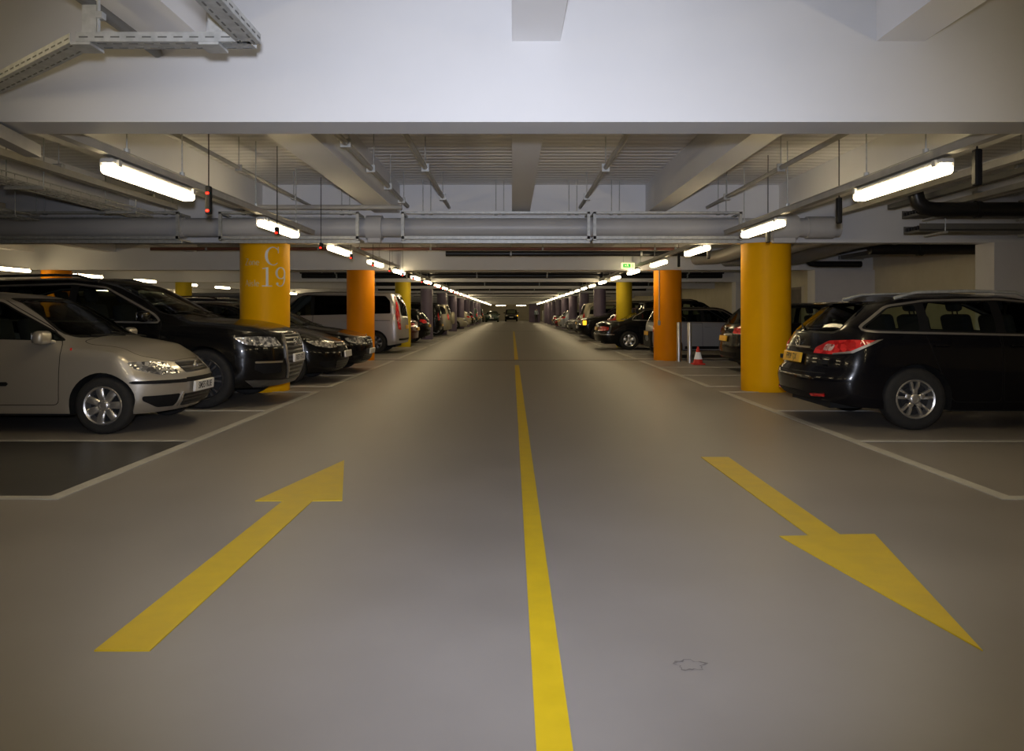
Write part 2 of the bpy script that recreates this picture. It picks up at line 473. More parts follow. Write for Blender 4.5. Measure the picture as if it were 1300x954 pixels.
        if loc is None:
            loc, nor, i, dist = s.bvh.find_nearest(o + d * (0.6 if end in 'FR' else 2.2))
        if nor.dot(d) > 0: nor = -nor
        return loc, nor

    def overlay(s, name, poly, end, mt, off=0.007, step=0.05, depth=0.02, parent=None, rnd=0.0, mirror=False):
        res = []
        for sg in ((1, -1) if mirror else (1,)):
            p = round_poly(poly, rnd) if rnd else list(poly)
            e = end
            if end == 'S': e = 'L' if sg > 0 else 'r'
            elif sg < 0: p = [(-a, b) for a, b in p] if end in 'FR' else [(a, -b) for a, b in p]
            bm = fill_poly(p, step)
            nor = {}
            for v in bm.verts:
                l, n = s.surf(e, v.co.x, v.co.y); nor[v] = n; v.co = l + n * off
            be = [ed for ed in bm.edges if ed.is_boundary]
            r = bmesh.ops.extrude_edge_only(bm, edges=be)
            nv = [g for g in r['geom'] if isinstance(g, bmesh.types.BMVert)]
            old = {}
            for v in nv:
                for ed in v.link_edges:
                    q = ed.other_vert(v)
                    if q in nor and (q.co - v.co).length < 1e-6: old[v] = q
            for v in nv:
                if v in old: v.co -= nor[old[v]] * depth
            bmesh.ops.recalc_face_normals(bm, faces=bm.faces)
            # orient outwards
            fs = [f for f in bm.faces]
            v0 = next(iter(nor)); f0 = max(v0.link_faces, key=lambda f: abs(f.normal.dot(nor[v0])))
            if f0.normal.dot(nor[v0]) < 0: bmesh.ops.reverse_faces(bm, faces=fs)
            res.append(obj(name, bm, mt, parent or s.root, 40, recalc=False))
        return res if mirror else res[0]

    def cut(s, bm, poly, view, sg, zmin=None, xr=None, thr=0.12):
        if area2(poly) < 0: poly = poly[::-1]
        if view == 'S': uv = lambda c: (c.x, c.z); d = Vector((0, sg, 0)); mk = lambda a, b: Vector((a, 0, b))
        elif view == 'X': uv = lambda c: (c.y, c.z); d = Vector((sg, 0, 0)); mk = lambda a, b: Vector((0, a, b))
        else: uv = lambda c: (c.x, c.y); d = Vector((0, 0, 1)); mk = lambda a, b: Vector((a, b, 0))
        def ok(f):
            if f.normal.dot(d) < thr: return False
            c = f.calc_center_median()
            if zmin is not None and c.z < zmin: return False
            if xr is not None and not (xr[0] <= c.x <= xr[1]): return False
            if view == 'S' and c.y * sg < 0: return False
            return True
        N = len(poly)
        us, vs = [p[0] for p in poly], [p[1] for p in poly]
        U0, U1, V0, V1 = min(us) - .1, max(us) + .1, min(vs) - .1, max(vs) + .1
        cand = set()
        for f in bm.faces:
            if ok(f):
                a, b = uv(f.calc_center_median())
                if U0 < a < U1 and V0 < b < V1: cand.add(f)
        for i in range(N):
            a, b = poly[i], poly[(i + 1) % N]
            ex, ey = b[0] - a[0], b[1] - a[1]
            if math.hypot(ex, ey) < 1e-6: continue
            lo = (min(a[0], b[0]) - .004, min(a[1], b[1]) - .004); hi = (max(a[0], b[0]) + .004, max(a[1], b[1]) + .004)
            sel = []
            for f in cand:
                q = [uv(v.co) for v in f.verts]
                if max(p[0] for p in q) >= lo[0] and min(p[0] for p in q) <= hi[0] and max(p[1] for p in q) >= lo[1] and min(p[1] for p in q) <= hi[1]: sel.append(f)
            if not sel: continue
            geom = list(sel) + list({e for f in sel for e in f.edges}) + list({v for f in sel for v in f.verts})
            r = bmesh.ops.bisect_plane(bm, geom=geom, dist=1e-5, plane_co=mk(*a), plane_no=mk(ey, -ex).normalized())
            for g in r['geom']:
                if isinstance(g, bmesh.types.BMFace): cand.add(g)
            cand = {f for f in cand if f.is_valid}
            for f in cand: f.normal_update()
        return [f for f in cand if f.is_valid and in_poly(*uv(f.calc_center_median()), poly)]

    def extract(s, faces):
        nb = bmesh.new(); vm = {}
        for f in faces:
            q = []
            for v in f.verts:
                if v not in vm: vm[v] = nb.verts.new(v.co)
                q.append(vm[v])
            try:
                nf = nb.faces.new(q); nf.material_index = f.material_index
            except ValueError: pass
        bmesh.ops.delete(s.bm, geom=faces, context='FACES')
        return nb

    def build(s):
        sp = s.sp; bm = s.bm; root = s.root
        glass = M[sp.get('glass', 'glass')]; bodym = [sp['paint'], M['black'], sp.get('trim', M['black'])]
        # side windows
        dlo = round_poly(sp['dlo'], sp.get('dlor', 0.05))
        glassbits = []
        for sg in (1, -1):
            if sp.get('trim'):
                for f in s.cut(bm, offset_poly(dlo, 0.022), 'S', sg, thr=0.3): f.material_index = 2
            for f in s.cut(bm, dlo, 'S', sg, thr=0.3): f.material_index = 1
            cuts = sorted(sp['pillars'])
            lim = [None] + cuts + [None]
            for a, b in zip(lim, lim[1:]):
                p = sp['dlo']
                if a is not None: p = clip_x(p, a + 0.035, False)
                if b is not None: p = clip_x(p, b - 0.035, True)
                if len(p) < 3: continue
                p = round_poly(offset_poly(p, -0.016), 0.03)
                fs = s.cut(bm, p, 'S', sg, thr=0.3)
                if fs: glassbits.append(('side_window', s.extract(fs), (min(q[0] for q in p) + max(q[0] for q in p)) / 2, sg))
        # windscreen / rear window
        for key, sgx, nm in (('ws', 1, 'windscreen'), ('rw', -1, 'rear_window')):
            if key not in sp: continue
            zb, zt, yb, yt = sp[key]
            p = round_poly([(-yb, zb), (yb, zb), (yt, zt), (-yt, zt)], 0.06)
            xr = (0.0, 9) if sgx > 0 else (-9, 0.0)
            for f in s.cut(bm, offset_poly(p, 0.02), 'X', sgx, zmin=zb - 0.06, xr=xr, thr=0.15): f.material_index = 1
            fs = s.cut(bm, p, 'X', sgx, zmin=zb - 0.04, xr=xr, thr=0.15)
            if fs: glassbits.append((nm, s.extract(fs), None, 0))
        # doors
        doors = []
        for di, d in enumerate(sp.get('doors', [])):
            for sg in (1, -1):
                p = round_poly(d, 0.06)
                for f in s.cut(bm, p, 'S', sg, thr=0.25): f.material_index = 1 if f.material_index == 0 else f.material_index
                inner = offset_poly(p, -0.007)
                fs = s.cut(bm, inner, 'S', sg, thr=0.25)
                for f in fs:
                    c = f.calc_center_median()
                    if f.material_index == 1 and not in_poly(c.x, c.z, dlo) and (not sp.get('black_roof') or c.z < s.belt(c.x) + .01): f.material_index = 0
                if not fs: continue
                dob = obj('door', s.extract(fs), bodym, root, 35, recalc=False)
                doors.append((dob, sg, min(q[0] for q in d), max(q[0] for q in d)))
                if 'handle' in sp:
                    hx, hz = min(q[0] for q in d) + sp['handle'][0], sp['handle'][1]
                    l, n = s.surf('L' if sg > 0 else 'r', hx, hz)
                    hb = bmesh.new(); rbox(hb, (0, 0, 0), (0.17, 0.03, 0.026), 0.011, 2, Matrix.Translation(l + Vector((0, sg * 0.018, 0))))
                    obj('door_handle', hb, sp.get('handle_mat', sp['paint']), dob, 50)
        # bonnet
        if 'bonnet' in sp:
            p = round_poly(sp['bonnet'], 0.08)
            for f in s.cut(bm, p, 'T', 1, thr=0.3): f.material_index = 1
            fs = s.cut(bm, offset_poly(p, -0.007), 'T', 1, thr=0.3)
            for f in fs: f.material_index = 0
            if fs: obj('bonnet', s.extract(fs), bodym, root, 35, recalc=False)
        obj('body', bm, bodym, root, 35, recalc=False)
        for nm, gb, cx, sg in glassbits:
            par = root
            for dob, dsg, x0, x1 in doors:
                if cx is not None and sg == dsg and x0 - 0.02 < cx < x1 + 0.02: par = dob
            g = M['glass_dark'] if (sp.get('privacy') is not None and cx is not None and cx < sp['privacy']) or (nm == 'rear_window' and sp.get('privacy') is not None) else glass
            obj(nm, gb, g, par, 60, recalc=False)
        # underbody, arches, cabin tub
        ub = bmesh.new(); R = sp['R']; W = sp['W']
        zlo = sp.get('clear', 0.19)
        zfl = s.belt(0) - 0.22
        box(ub, ((sp['xf'] + sp['xr']) / 2, 0, (zlo + zfl) / 2), (sp['xf'] - sp['xr'] - 2 * R - 0.14, W - 0.16, zfl - zlo))
        box(ub, (0, 0, zlo + 0.12), (sp['L'] - 0.55, W - 0.66, 0.24))
        box(ub, (sp['xr'], 0, (0.3 + zfl) / 2), (2 * R + 0.4, W - 0.58, zfl - 0.3))
        if not sp.get('saloon'): box(ub, ((sp['xr'] + s.xR) / 2 + .1, 0, zfl - 0.03), (abs(s.xR - sp['xr']) - 0.1, W - 0.5, 0.05))
        box(ub, (sp['xf'], 0, 0.5), (2 * R + 0.3, W - 0.58, 0.4))
        for xa in (sp['xf'], sp['xr']):
            for sg in (1, -1):
                Ra = R + 0.06; prev = None
                for k in range(17):
                    a = PI * k / 16 - 0.0
                    c, n_ = math.cos(a), math.sin(a)
                    cur = [ub.verts.new((xa + Ra * c, sg * (s.w(xa + Ra * c * .9) - 0.05), R + Ra * n_)), ub.verts.new((xa + Ra * c, sg * (W / 2 - 0.36), R + Ra * n_))]
                    if prev: ub.faces.new((prev[0], prev[1], cur[1], cur[0]))
                    prev = cur
        obj('underbody', ub, M['matte_black'], root)
        # seats
        for (sx, wd) in sp.get('seats', []):
            for sg in (1, -1):
                sb = bmesh.new()
                mt = Matrix.Translation((sx, sg * W * 0.215, zfl)) @ Matrix.Rotation(-0.22, 4, 'Y')
                rbox(sb, (0, 0, 0.22), (0.13, wd, 0.56), 0.05, 3, mt)
                so = obj('seat', sb, M['seat'], root, 50)
                hb = bmesh.new(); rbox(hb, (0.01, 0, 0.62), (0.09, 0.25, 0.17), 0.04, 3, mt)
                for q in (-.05, .05): tube(hb, [mt @ Vector((0.01, q, 0.48)), mt @ Vector((0.01, q, 0.58))], 0.008, 6)
                obj('headrest', hb, M['seat'], so, 50)
        if 'dash' in sp:
            db = bmesh.new(); rbox(db, (sp['dash'], 0, zfl + 0.16), (0.4, W - 0.42, 0.24), 0.06, 3)
            obj('dashboard', db, M['seat'], root, 50)
        # wheels
        ty, rm, hb = wheel_meshes(R, sp.get('tw', 0.2), sp['rr'], *sp['spokes'])
        first = None
        for xa in (sp['xf'], sp['xr']):
            for sg in (1, -1):
                pos = (xa, sg * (W / 2 - sp.get('tw', 0.2) / 2 - sp.get('inset', 0.02)), R)
                if first is None:
                    a = obj('wheel', ty, M['tyre'], root, 40); b = obj('rim', rm, [sp.get('rim_mat', M['alloy']), M['rim_back']], a, 35); c = obj('hub_cap', hb, sp.get('rim_mat', M['alloy']), a, 35)
                    first = (a, b, c)
                else:
                    a = first[0].copy(); link(a, root)
                    for k in first[1:]: link(k.copy(), a)
                a.location = pos; a.rotation_euler = (0, 0.25 * (xa > 0), 0 if sg > 0 else PI)
        # mirrors
        if 'mirror' in sp:
            mx, mz, mw = sp['mirror']
            for sg in (1, -1):
                l, n = s.surf('L' if sg > 0 else 'r', mx, mz - 0.02)
                mb = bmesh.new()
                rbox(mb, (mx - 0.02, l.y + sg * 0.13, mz + 0.03), (0.11, 0.21, 0.14), 0.045, 3)
                tube(mb, [(mx + 0.02, l.y - sg * 0.01, mz - 0.02), (mx, l.y + sg * 0.07, mz)], 0.022, 8)
                mo = obj('wing_mirror', mb, sp.get('mirror_mat', sp['paint']), root, 60)
                gb = bmesh.new(); rbox(gb, (mx - 0.077, l.y + sg * 0.13, mz + 0.03), (0.006, 0.17, 0.10), 0.002, 1)
                obj('mirror_glass', gb, M['chrome'], mo)
        # rails
        if 'rails' in sp:
            x0, x1, rmat = sp['rails']
            for sg in (1, -1):
                y = sg * W / 2 * sp.get('tumble', .75) * 0.99
                pts = [(x0 + (x1 - x0) * t, y, s.top(x0 + (x1 - x0) * t) - 0.045 + 0.055 * min(1, 7 * min(t, 1 - t))) for t in [0, .05, .1, .15, .3, .5, .7, .85, .9, .95, 1]]
                rb = bmesh.new(); tube(rb, pts, 0.018, 8)
                obj('roof_rail', rb, rmat, root, 60)
        # features
        for ft in sp.get('feat', []):
            nm, end, poly, mt = ft[:4]; kw = ft[4] if len(ft) > 4 else {}
            s.overlay(nm, poly, end, mt, **kw)
        # plates
        for (end, z, txt, mt) in sp.get('plates', []):
            l, n = s.surf(end, 0.0, z)
            n = Vector((n.x, 0, n.z)).normalized()
            r = Vector((0, 0, 1)).cross(n).normalized(); u = n.cross(r)
            mtx = Matrix((( r.x, u.x, n.x, l.x + n.x * .022), (r.y, u.y, n.y, 0), (r.z, u.z, n.z, l.z + n.z * .022), (0, 0, 0, 1)))
            pb = bmesh.new(); rbox(pb, (0, 0, 0), (0.52, 0.115, 0.03), 0.006, 1, mtx)
            po = obj('number_plate', pb, mt, root)
            if txt:
                tb = text_bm(txt, 0.098)
                bmesh.ops.scale(tb, vec=(0.86, 1.0, 1), verts=tb.verts)
                bmesh.ops.transform(tb, matrix=mtx @ Matrix.Translation((0, 0, 0.0165)), verts=tb.verts)
                obj('lettering', tb, M['plate_ink'], po, recalc=False)
        for fn in sp.get('extra', []): fn(s)
        return root

def ring(bm, c, R, r, n=24, m=8, axis='X', tilt=0.0):
    vs = []
    for i in range(n):
        a = 2 * PI * i / n; row = []
        for j in range(m):
            b = 2 * PI * j / m
            q = Vector((r * math.sin(b), (R + r * math.cos(b)) * math.cos(a), (R + r * math.cos(b)) * math.sin(a)))
            row.append(bm.verts.new(Vector(c) + q))
        vs.append(row)
    for i in range(n):
        for j in range(m):
            bm.faces.new((vs[i][j], vs[(i + 1) % n][j], vs[(i + 1) % n][(j + 1) % m], vs[i][(j + 1) % m]))

def badge_round(end, z, R):
    def fn(s):
        l, n = s.surf(end, 0.0, z); sgn = 1 if end == 'F' else -1
        b = bmesh.new(); ring(b, l + Vector((sgn * .02, 0, 0)), R, R * 0.16)
        t = bmesh.new(); lathe(t, [(R * .9, 0), (R * .8, 0.008), (0.001, 0.012)], 20, 'Z')
        bmesh.ops.transform(t, matrix=Matrix.Translation(l + Vector((sgn * .014, 0, 0))) @ Matrix.Rotation(sgn * PI / 2, 4, 'Y'), verts=t.verts)
        merge(b, t)
        obj('badge', b, M['chrome'], s.root, 60)
    return fn

def badge_rings(end, z, R, k=4):
    def fn(s):
        l, n = s.surf(end, 0.0, z); b = bmesh.new()
        for i in range(k): ring(b, l + Vector((.03, (i - (k - 1) / 2) * R * 1.5, 0)), R, R * 0.13)
        obj('badge', b, M['chrome'], s.root, 60)
    return fn

def badge_wing(end, z, R):
    def fn(s):
        l, n = s.surf(end, 0.0, z); sgn = 1 if end == 'F' else -1
        b = bmesh.new(); ring(b, l + Vector((sgn * .02, 0, 0)), R, R * 0.13)
        tube(b, [l + Vector((sgn * .02, y * R, h * R)) for y, h in ((-.85, .35), (-.45, .25), (0, -.35), (.45, .25), (.85, .35))], R * 0.12, 6)
        obj('badge', b, M['chrome'], s.root, 60)
    return fn

def spare_wheel(z, paint_):
    def fn(s):
        l, n = s.surf('R', 0.0, z); b = bmesh.new()
        lathe(b, [(0.001, .20), (0.22, .20), (0.31, .17), (0.335, .11), (0.335, .02), (0.30, -.02)], 36, 'Z')
        bmesh.ops.transform(b, matrix=Matrix.Translation(l) @ Matrix.Rotation(-PI / 2, 4, 'Y'), verts=b.verts)
        obj('spare_wheel', b, paint_, s.root, 50)
    return fn

def wipers(x0, x1, y0, zoff=0.015):
    def fn(s):
        for (ya, yb) in ((y0, -0.05), (0.05, -y0 * 0.85)):
            pts = []
            for t in (0, .25, .5, .75, 1):
                x, y = x0 + (x1 - x0) * t * 0.35, ya + (yb - ya) * t
                l, n = s.surf('T', x, y); pts.append(l + n * zoff)
            b = bmesh.new(); tube(b, pts, 0.008, 6)
            obj('wiper', b, M['black'], s.root)
    return fn

def rear_wiper(z0, z1, y1):
    def fn(s):
        pts = []
        for t in (0, .5, 1):
            l, n = s.surf('R', y1 * t, z0 + (z1 - z0) * t); pts.append(l + n * 0.02)
        b = bmesh.new(); tube(b, pts, 0.009, 6)
        obj('rear_wiper', b, M['black'], s.root)
    return fn

def spoiler(x, z, half, d=0.2, th=0.025):
    def fn(s):
        b = bmesh.new(); rbox(b, (x, 0, z), (d, half * 2, th), 0.01, 2)
        obj('roof_spoiler', b, s.sp['paint'], s.root, 50)
    return fn

def aerial(x, z):
    def fn(s):
        b = bmesh.new(); tube(b, [(x, 0, z), (x - 0.25, 0, z + 0.25)], [0.006, 0.003], 6)
        obj('aerial', b, M['black'], s.root)
    return fn

P_SILVER = paint('paint_champagne_silver', (0.43, 0.395, 0.335), 0.5, 0.36)
P_BLACK = paint('paint_black', (0.004, 0.004, 0.0045), 0.0, 0.22, 0.35, 0.15)
P_BLACK2 = paint('paint_blue_black', (0.004, 0.004, 0.006), 0.0, 0.2, 0.35, 0.15)
P_VAN = paint('paint_van_silver', (0.42, 0.40, 0.40), 0.5, 0.34)
P_MINI = paint('paint_pale_silver_blue', (0.36, 0.38, 0.43), 0.4, 0.32)
P_RED = paint('paint_red', (0.30, 0.012, 0.014), 0.2, 0.25)
P_DRED = paint('paint_dark_red', (0.07, 0.006, 0.007), 0.2, 0.25)
P_GREEN = paint('paint_dark_green', (0.012, 0.05, 0.035), 0.3, 0.3)
P_BEIGE = paint('paint_beige', (0.42, 0.38, 0.28), 0.4, 0.34)
P_GREY = paint('paint_mid_grey', (0.12, 0.12, 0.125), 0.5, 0.3)
P_NAVY = paint('paint_navy', (0.006, 0.008, 0.018), 0.1, 0.25, 0.4, 0.2)

hatch_a = dict(name='car', L=3.84, W=1.66, H=1.48, R=0.295, rr=0.197, tw=0.185, xf=1.22, xr=-1.33, spokes=(7, 'wide', None), paint=P_SILVER,
    ef=0.62, pf=2.35, er=0.5, pr=3.0, tumble=0.75,
    top=[(-1.92, 1.38), (-1.6, 1.43), (-.9, 1.475), (-.3, 1.48), (.05, 1.45), (.25, 1.40), (.95, .995), (1.05, .975), (1.5, .895), (1.75, .80), (1.92, .715)],
    belt=[(-1.92, .98), (-1, .95), (0, .91), (1.0, .88), (1.45, .83), (1.7, .75), (1.92, .66)],
    bot=[(-1.92, .30), (-1.5, .22), (1.2, .21), (1.6, .20), (1.92, .20)],
    lf=[(.18, -.16), (.28, -.05), (.40, -.01), (.52, 0), (.60, -.03), (.66, -.10), (.74, -.16), (.9, -.25)],
    lr=[(.3, .03), (.5, 0), (.9, .04), (1.4, .30)],
    dlo=[(-1.5, 1.02), (.82, .955), (.66, 1.06), (.09, 1.365), (-.35, 1.40), (-1.2, 1.37), (-1.45, 1.2)], pillars=[-.45],
    ws=(1.005, 1.385, .66, .55), rw=(1.02, 1.36, .58, .50), doors=[[(-.50, .30), (.78, .30), (.80, .94), (.64, 1.09), (.09, 1.40), (-.35, 1.425), (-.5, 1.425)]],
    handle=(.14, .84), bonnet=[(.95, -.66), (1.05, -.70), (1.5, -.63), (1.72, -.36), (1.74, .0), (1.72, .36), (1.5, .63), (1.05, .70), (.95, .66)],
    mirror=(.68, .965, .2), seats=[(-.10, .5), (-1.05, .55)], dash=.72,
    feat=[('headlight', 'F', [(.40, .60), (.66, .595), (.93, .66), (1.02, .735), (.80, .735), (.52, .715)], M['headlamp'], dict(mirror=True, rnd=.03, step=.04)),
          ('grille', 'F', [(-.30, .60), (.30, .60), (.345, .715), (-.345, .715)], M['grille'], dict(rnd=.02)),
          ('bumper_strip', 'F', [(.34, .497), (.95, .515), (.99, .53), (.95, .545), (.34, .535)], M['black'], dict(mirror=True, rnd=.01, off=.012)),
          ('bumper_strip', 'F', [(-.33, .50), (.33, .50), (.33, .545), (-.33, .545)], M['black'], dict(off=.008)),
          ('fog_light_intake', 'F', [(.46, .255), (.70, .26), (.86, .34), (.86, .385), (.42, .385)], M['black'], dict(mirror=True, rnd=.03, off=.006)),
          ('intake_trim', 'F', [(.405, .25), (.425, .25), (.395, .40), (.365, .40)], M['chrome'], dict(mirror=True, off=.014)),
          ('lower_grille', 'F', [(-.34, .245), (.34, .245), (.36, .375), (-.36, .375)], M['mesh_grille'], dict(rnd=.02)),
          ('side_rubbing_strip', 'S', [(-.45, .50), (.25, .50), (.27, .52), (.25, .54), (-.45, .535)], M['black'], dict(mirror=True, off=.012)),
          ('side_emblem', 'S', [(.885, .86), (.905, .86), (.905, .885), (.885, .885)], M['taillamp'], dict(mirror=True, off=.004, rnd=.01)),
          ('tail_light', 'R', [(.62, .75), (.8, .75), (.8, 1.2), (.66, 1.15)], M['taillamp'], dict(mirror=True, rnd=.03))],
    plates=[('F', .445, 'SM55 RUE', M['plate_white']), ('R', .72, 'SM55 RUE', M['plate_yellow'])],
    extra=[badge_round('F', .658, .048), wipers(1.02, .7, .55)])

suv_a = dict(name='car', L=5.06, W=1.98, H=1.74, R=0.385, rr=0.275, tw=0.27, xf=1.56, xr=-1.44, spokes=(7, 'twin', None), rim_mat=M['alloy_dark'], paint=P_BLACK,
    ef=0.72, pf=2.5, er=0.55, pr=3.0, tumble=0.76, clear=.24, inset=0.0, trim=M['trim_dull'],
    top=[(-2.53, 1.55), (-2.2, 1.64), (-1.5, 1.72), (-.3, 1.74), (.15, 1.70), (.38, 1.64), (1.22, 1.205), (1.3, 1.18), (1.8, 1.15), (2.2, 1.10), (2.45, 1.03), (2.53, .98)],
    belt=[(-2.53, 1.15), (0, 1.09), (1.2, 1.07), (1.9, 1.04), (2.3, .98), (2.53, .91)],
    bot=[(-2.53, .36), (-2.0, .27), (2.0, .26), (2.53, .26)],
    lf=[(.2, -.18), (.34, -.06), (.5, -.01), (.62, 0), (.8, -.02), (.95, -.08), (1.1, -.15)],
    lr=[(.3, .04), (.6, 0), (1.0, .05), (1.65, .45)],
    dlo=[(-2.0, 1.22), (-1.7, 1.17), (.98, 1.13), (.88, 1.22), (.22, 1.57), (-.2, 1.62), (-1.3, 1.59), (-1.75, 1.48)], pillars=[-.18, -1.1],
    ws=(1.225, 1.61, .80, .66), rw=(1.2, 1.56, .66, .56),
    doors=[[(-.18, .36), (.98, .36), (1.02, 1.12), (.9, 1.25), (.22, 1.60), (-.18, 1.655)], [(-1.15, .75), (-1.0, .36), (-.2, .36), (-.2, 1.655), (-1.15, 1.625)]],
    handle=(.18, .98), bonnet=[(1.15, -.80), (1.3, -.82), (1.9, -.76), (2.28, -.46), (2.33, 0), (2.28, .46), (1.9, .76), (1.3, .82), (1.15, .80)],
    mirror=(.86, 1.17, .2), mirror_mat=P_BLACK, seats=[(-.05, .55), (-.95, .6)], dash=1.0, rails=(-1.75, .1, M['alloy_dark']),
    feat=[('headlight', 'F', [(.52, .80), (.80, .795), (1.10, .83), (1.26, .925), (.95, .935), (.60, .915)], M['headlamp'], dict(mirror=True, rnd=.03, step=.04)),
          ('grille', 'F', [(-.26, .36), (.26, .36), (.40, .62), (.40, .82), (.35, .945), (-.35, .945), (-.40, .82), (-.40, .62)], M['grille'], dict(rnd=.04, off=.012)),
          ('grille_surround', 'F', [(.26, .35), (.30, .35), (.44, .61), (.44, .84), (.38, .965), (.35, .945), (.40, .82), (.40, .62)], M['trim_dull'], dict(mirror=True, off=.02)),
          ('fog_light_intake', 'F', [(.52, .44), (.85, .44), (.98, .50), (.98, .585), (.56, .585)], M['black'], dict(mirror=True, rnd=.02)),
          ('intake_trim', 'F', [(.53, .575), (.97, .585), (.98, .60), (.97, .61), (.53, .60)], M['chrome'], dict(mirror=True, off=.014)),
          ('skid_plate', 'F', [(-.98, .27), (.98, .27), (1.1, .36), (.98, .365), (.5, .335), (-.5, .335), (-.98, .365), (-1.1, .36)], M['alloy_dark'], dict(off=.014)),
          ('tail_light', 'R', [(.55, .88), (.95, .88), (1.0, 1.05), (.6, 1.08)], M['taillamp'], dict(mirror=True, rnd=.03))],
    plates=[('F', .62, 'RE57 HTX', M['plate_white'])],
    extra=[badge_rings('F', .84, .055), wipers(1.22, .8, .68)])

hatch_b = dict(name='car', L=4.25, W=1.77, H=1.46, R=0.315, rr=0.205, tw=0.2, xf=1.27, xr=-1.33, spokes=(5, 'twin', None), paint=P_BLACK,
    ef=0.72, pf=2.3, er=0.5, pr=2.7, tumble=0.73,
    top=[(-2.12, 1.30), (-1.7, 1.39), (-.8, 1.455), (-.2, 1.46), (.15, 1.43), (.35, 1.38), (1.22, .97), (1.3, .95), (1.7, .87), (1.95, .80), (2.12, .72)],
    belt=[(-2.12, 1.0), (-1, .97), (0, .92), (1.1, .87), (1.6, .81), (1.9, .74), (2.12, .67)],
    bot=[(-2.12, .30), (-1.7, .22), (1.4, .20), (2.12, .20)],
    lf=[(.18, -.16), (.28, -.05), (.42, 0), (.55, -.01), (.66, -.07), (.76, -.15), (.9, -.22)],
    lr=[(.3, .04), (.5, 0), (.9, .06), (1.35, .38)],
    dlo=[(-1.55, 1.05), (.85, .955), (.7, 1.06), (.15, 1.345), (-.3, 1.385), (-1.1, 1.34), (-1.5, 1.18)], pillars=[-.25, -1.05],
    ws=(.99, 1.36, .70, .57), rw=(1.02, 1.32, .60, .50),
    doors=[[(-.25, .30), (.78, .30), (.8, .95), (.7, 1.08), (.15, 1.38), (-.25, 1.41)], [(-1.02, .62), (-.85, .30), (-.265, .30), (-.265, 1.41), (-1.02, 1.375)]],
    handle=(.14, .84), bonnet=[(1.15, -.72), (1.3, -.73), (1.7, -.64), (1.9, -.40), (1.93, 0), (1.9, .40), (1.7, .64), (1.3, .73), (1.15, .72)],
    mirror=(.72, .975, .2), seats=[(0, .5), (-.9, .55)], dash=.9,
    feat=[('headlight', 'F', [(.38, .63), (.64, .62), (.95, .67), (1.12, .755), (.85, .755), (.50, .715)], M['headlamp'], dict(mirror=True, rnd=.03, step=.04)),
          ('grille', 'F', [(-.36, .63), (.36, .63), (.38, .70), (-.38, .70)], M['grille'], dict(rnd=.02)),
          ('grille_bar', 'F', [(-.36, .70), (.36, .70), (.36, .715), (-.36, .715)], M['chrome'], dict(off=.012)),
          ('fog_light_intake', 'F', [(.50, .27), (.75, .28), (.88, .36), (.84, .40), (.5, .39)], M['black'], dict(mirror=True, rnd=.03)),
          ('lower_grille', 'F', [(-.45, .25), (.45, .25), (.48, .40), (-.48, .40)], M['mesh_grille'], dict(rnd=.03)),
          ('tail_light', 'R', [(.48, .82), (.80, .80), (1.02, .90), (.98, .97), (.72, .97), (.5, .93)], M['taillamp'], dict(mirror=True, rnd=.03)),
          ('rear_bumper_trim', 'R', [(-.6, .33), (.6, .33), (.62, .42), (-.62, .42)], M['black'], dict(rnd=.02))],
    plates=[('F', .50, '', M['plate_white']), ('R', .70, '', M['plate_yellow'])],
    extra=[badge_round('F', .672, .04), badge_round('R', .92, .05), wipers(1.22, .8, .6), rear_wiper(1.03, 1.1, .3)])

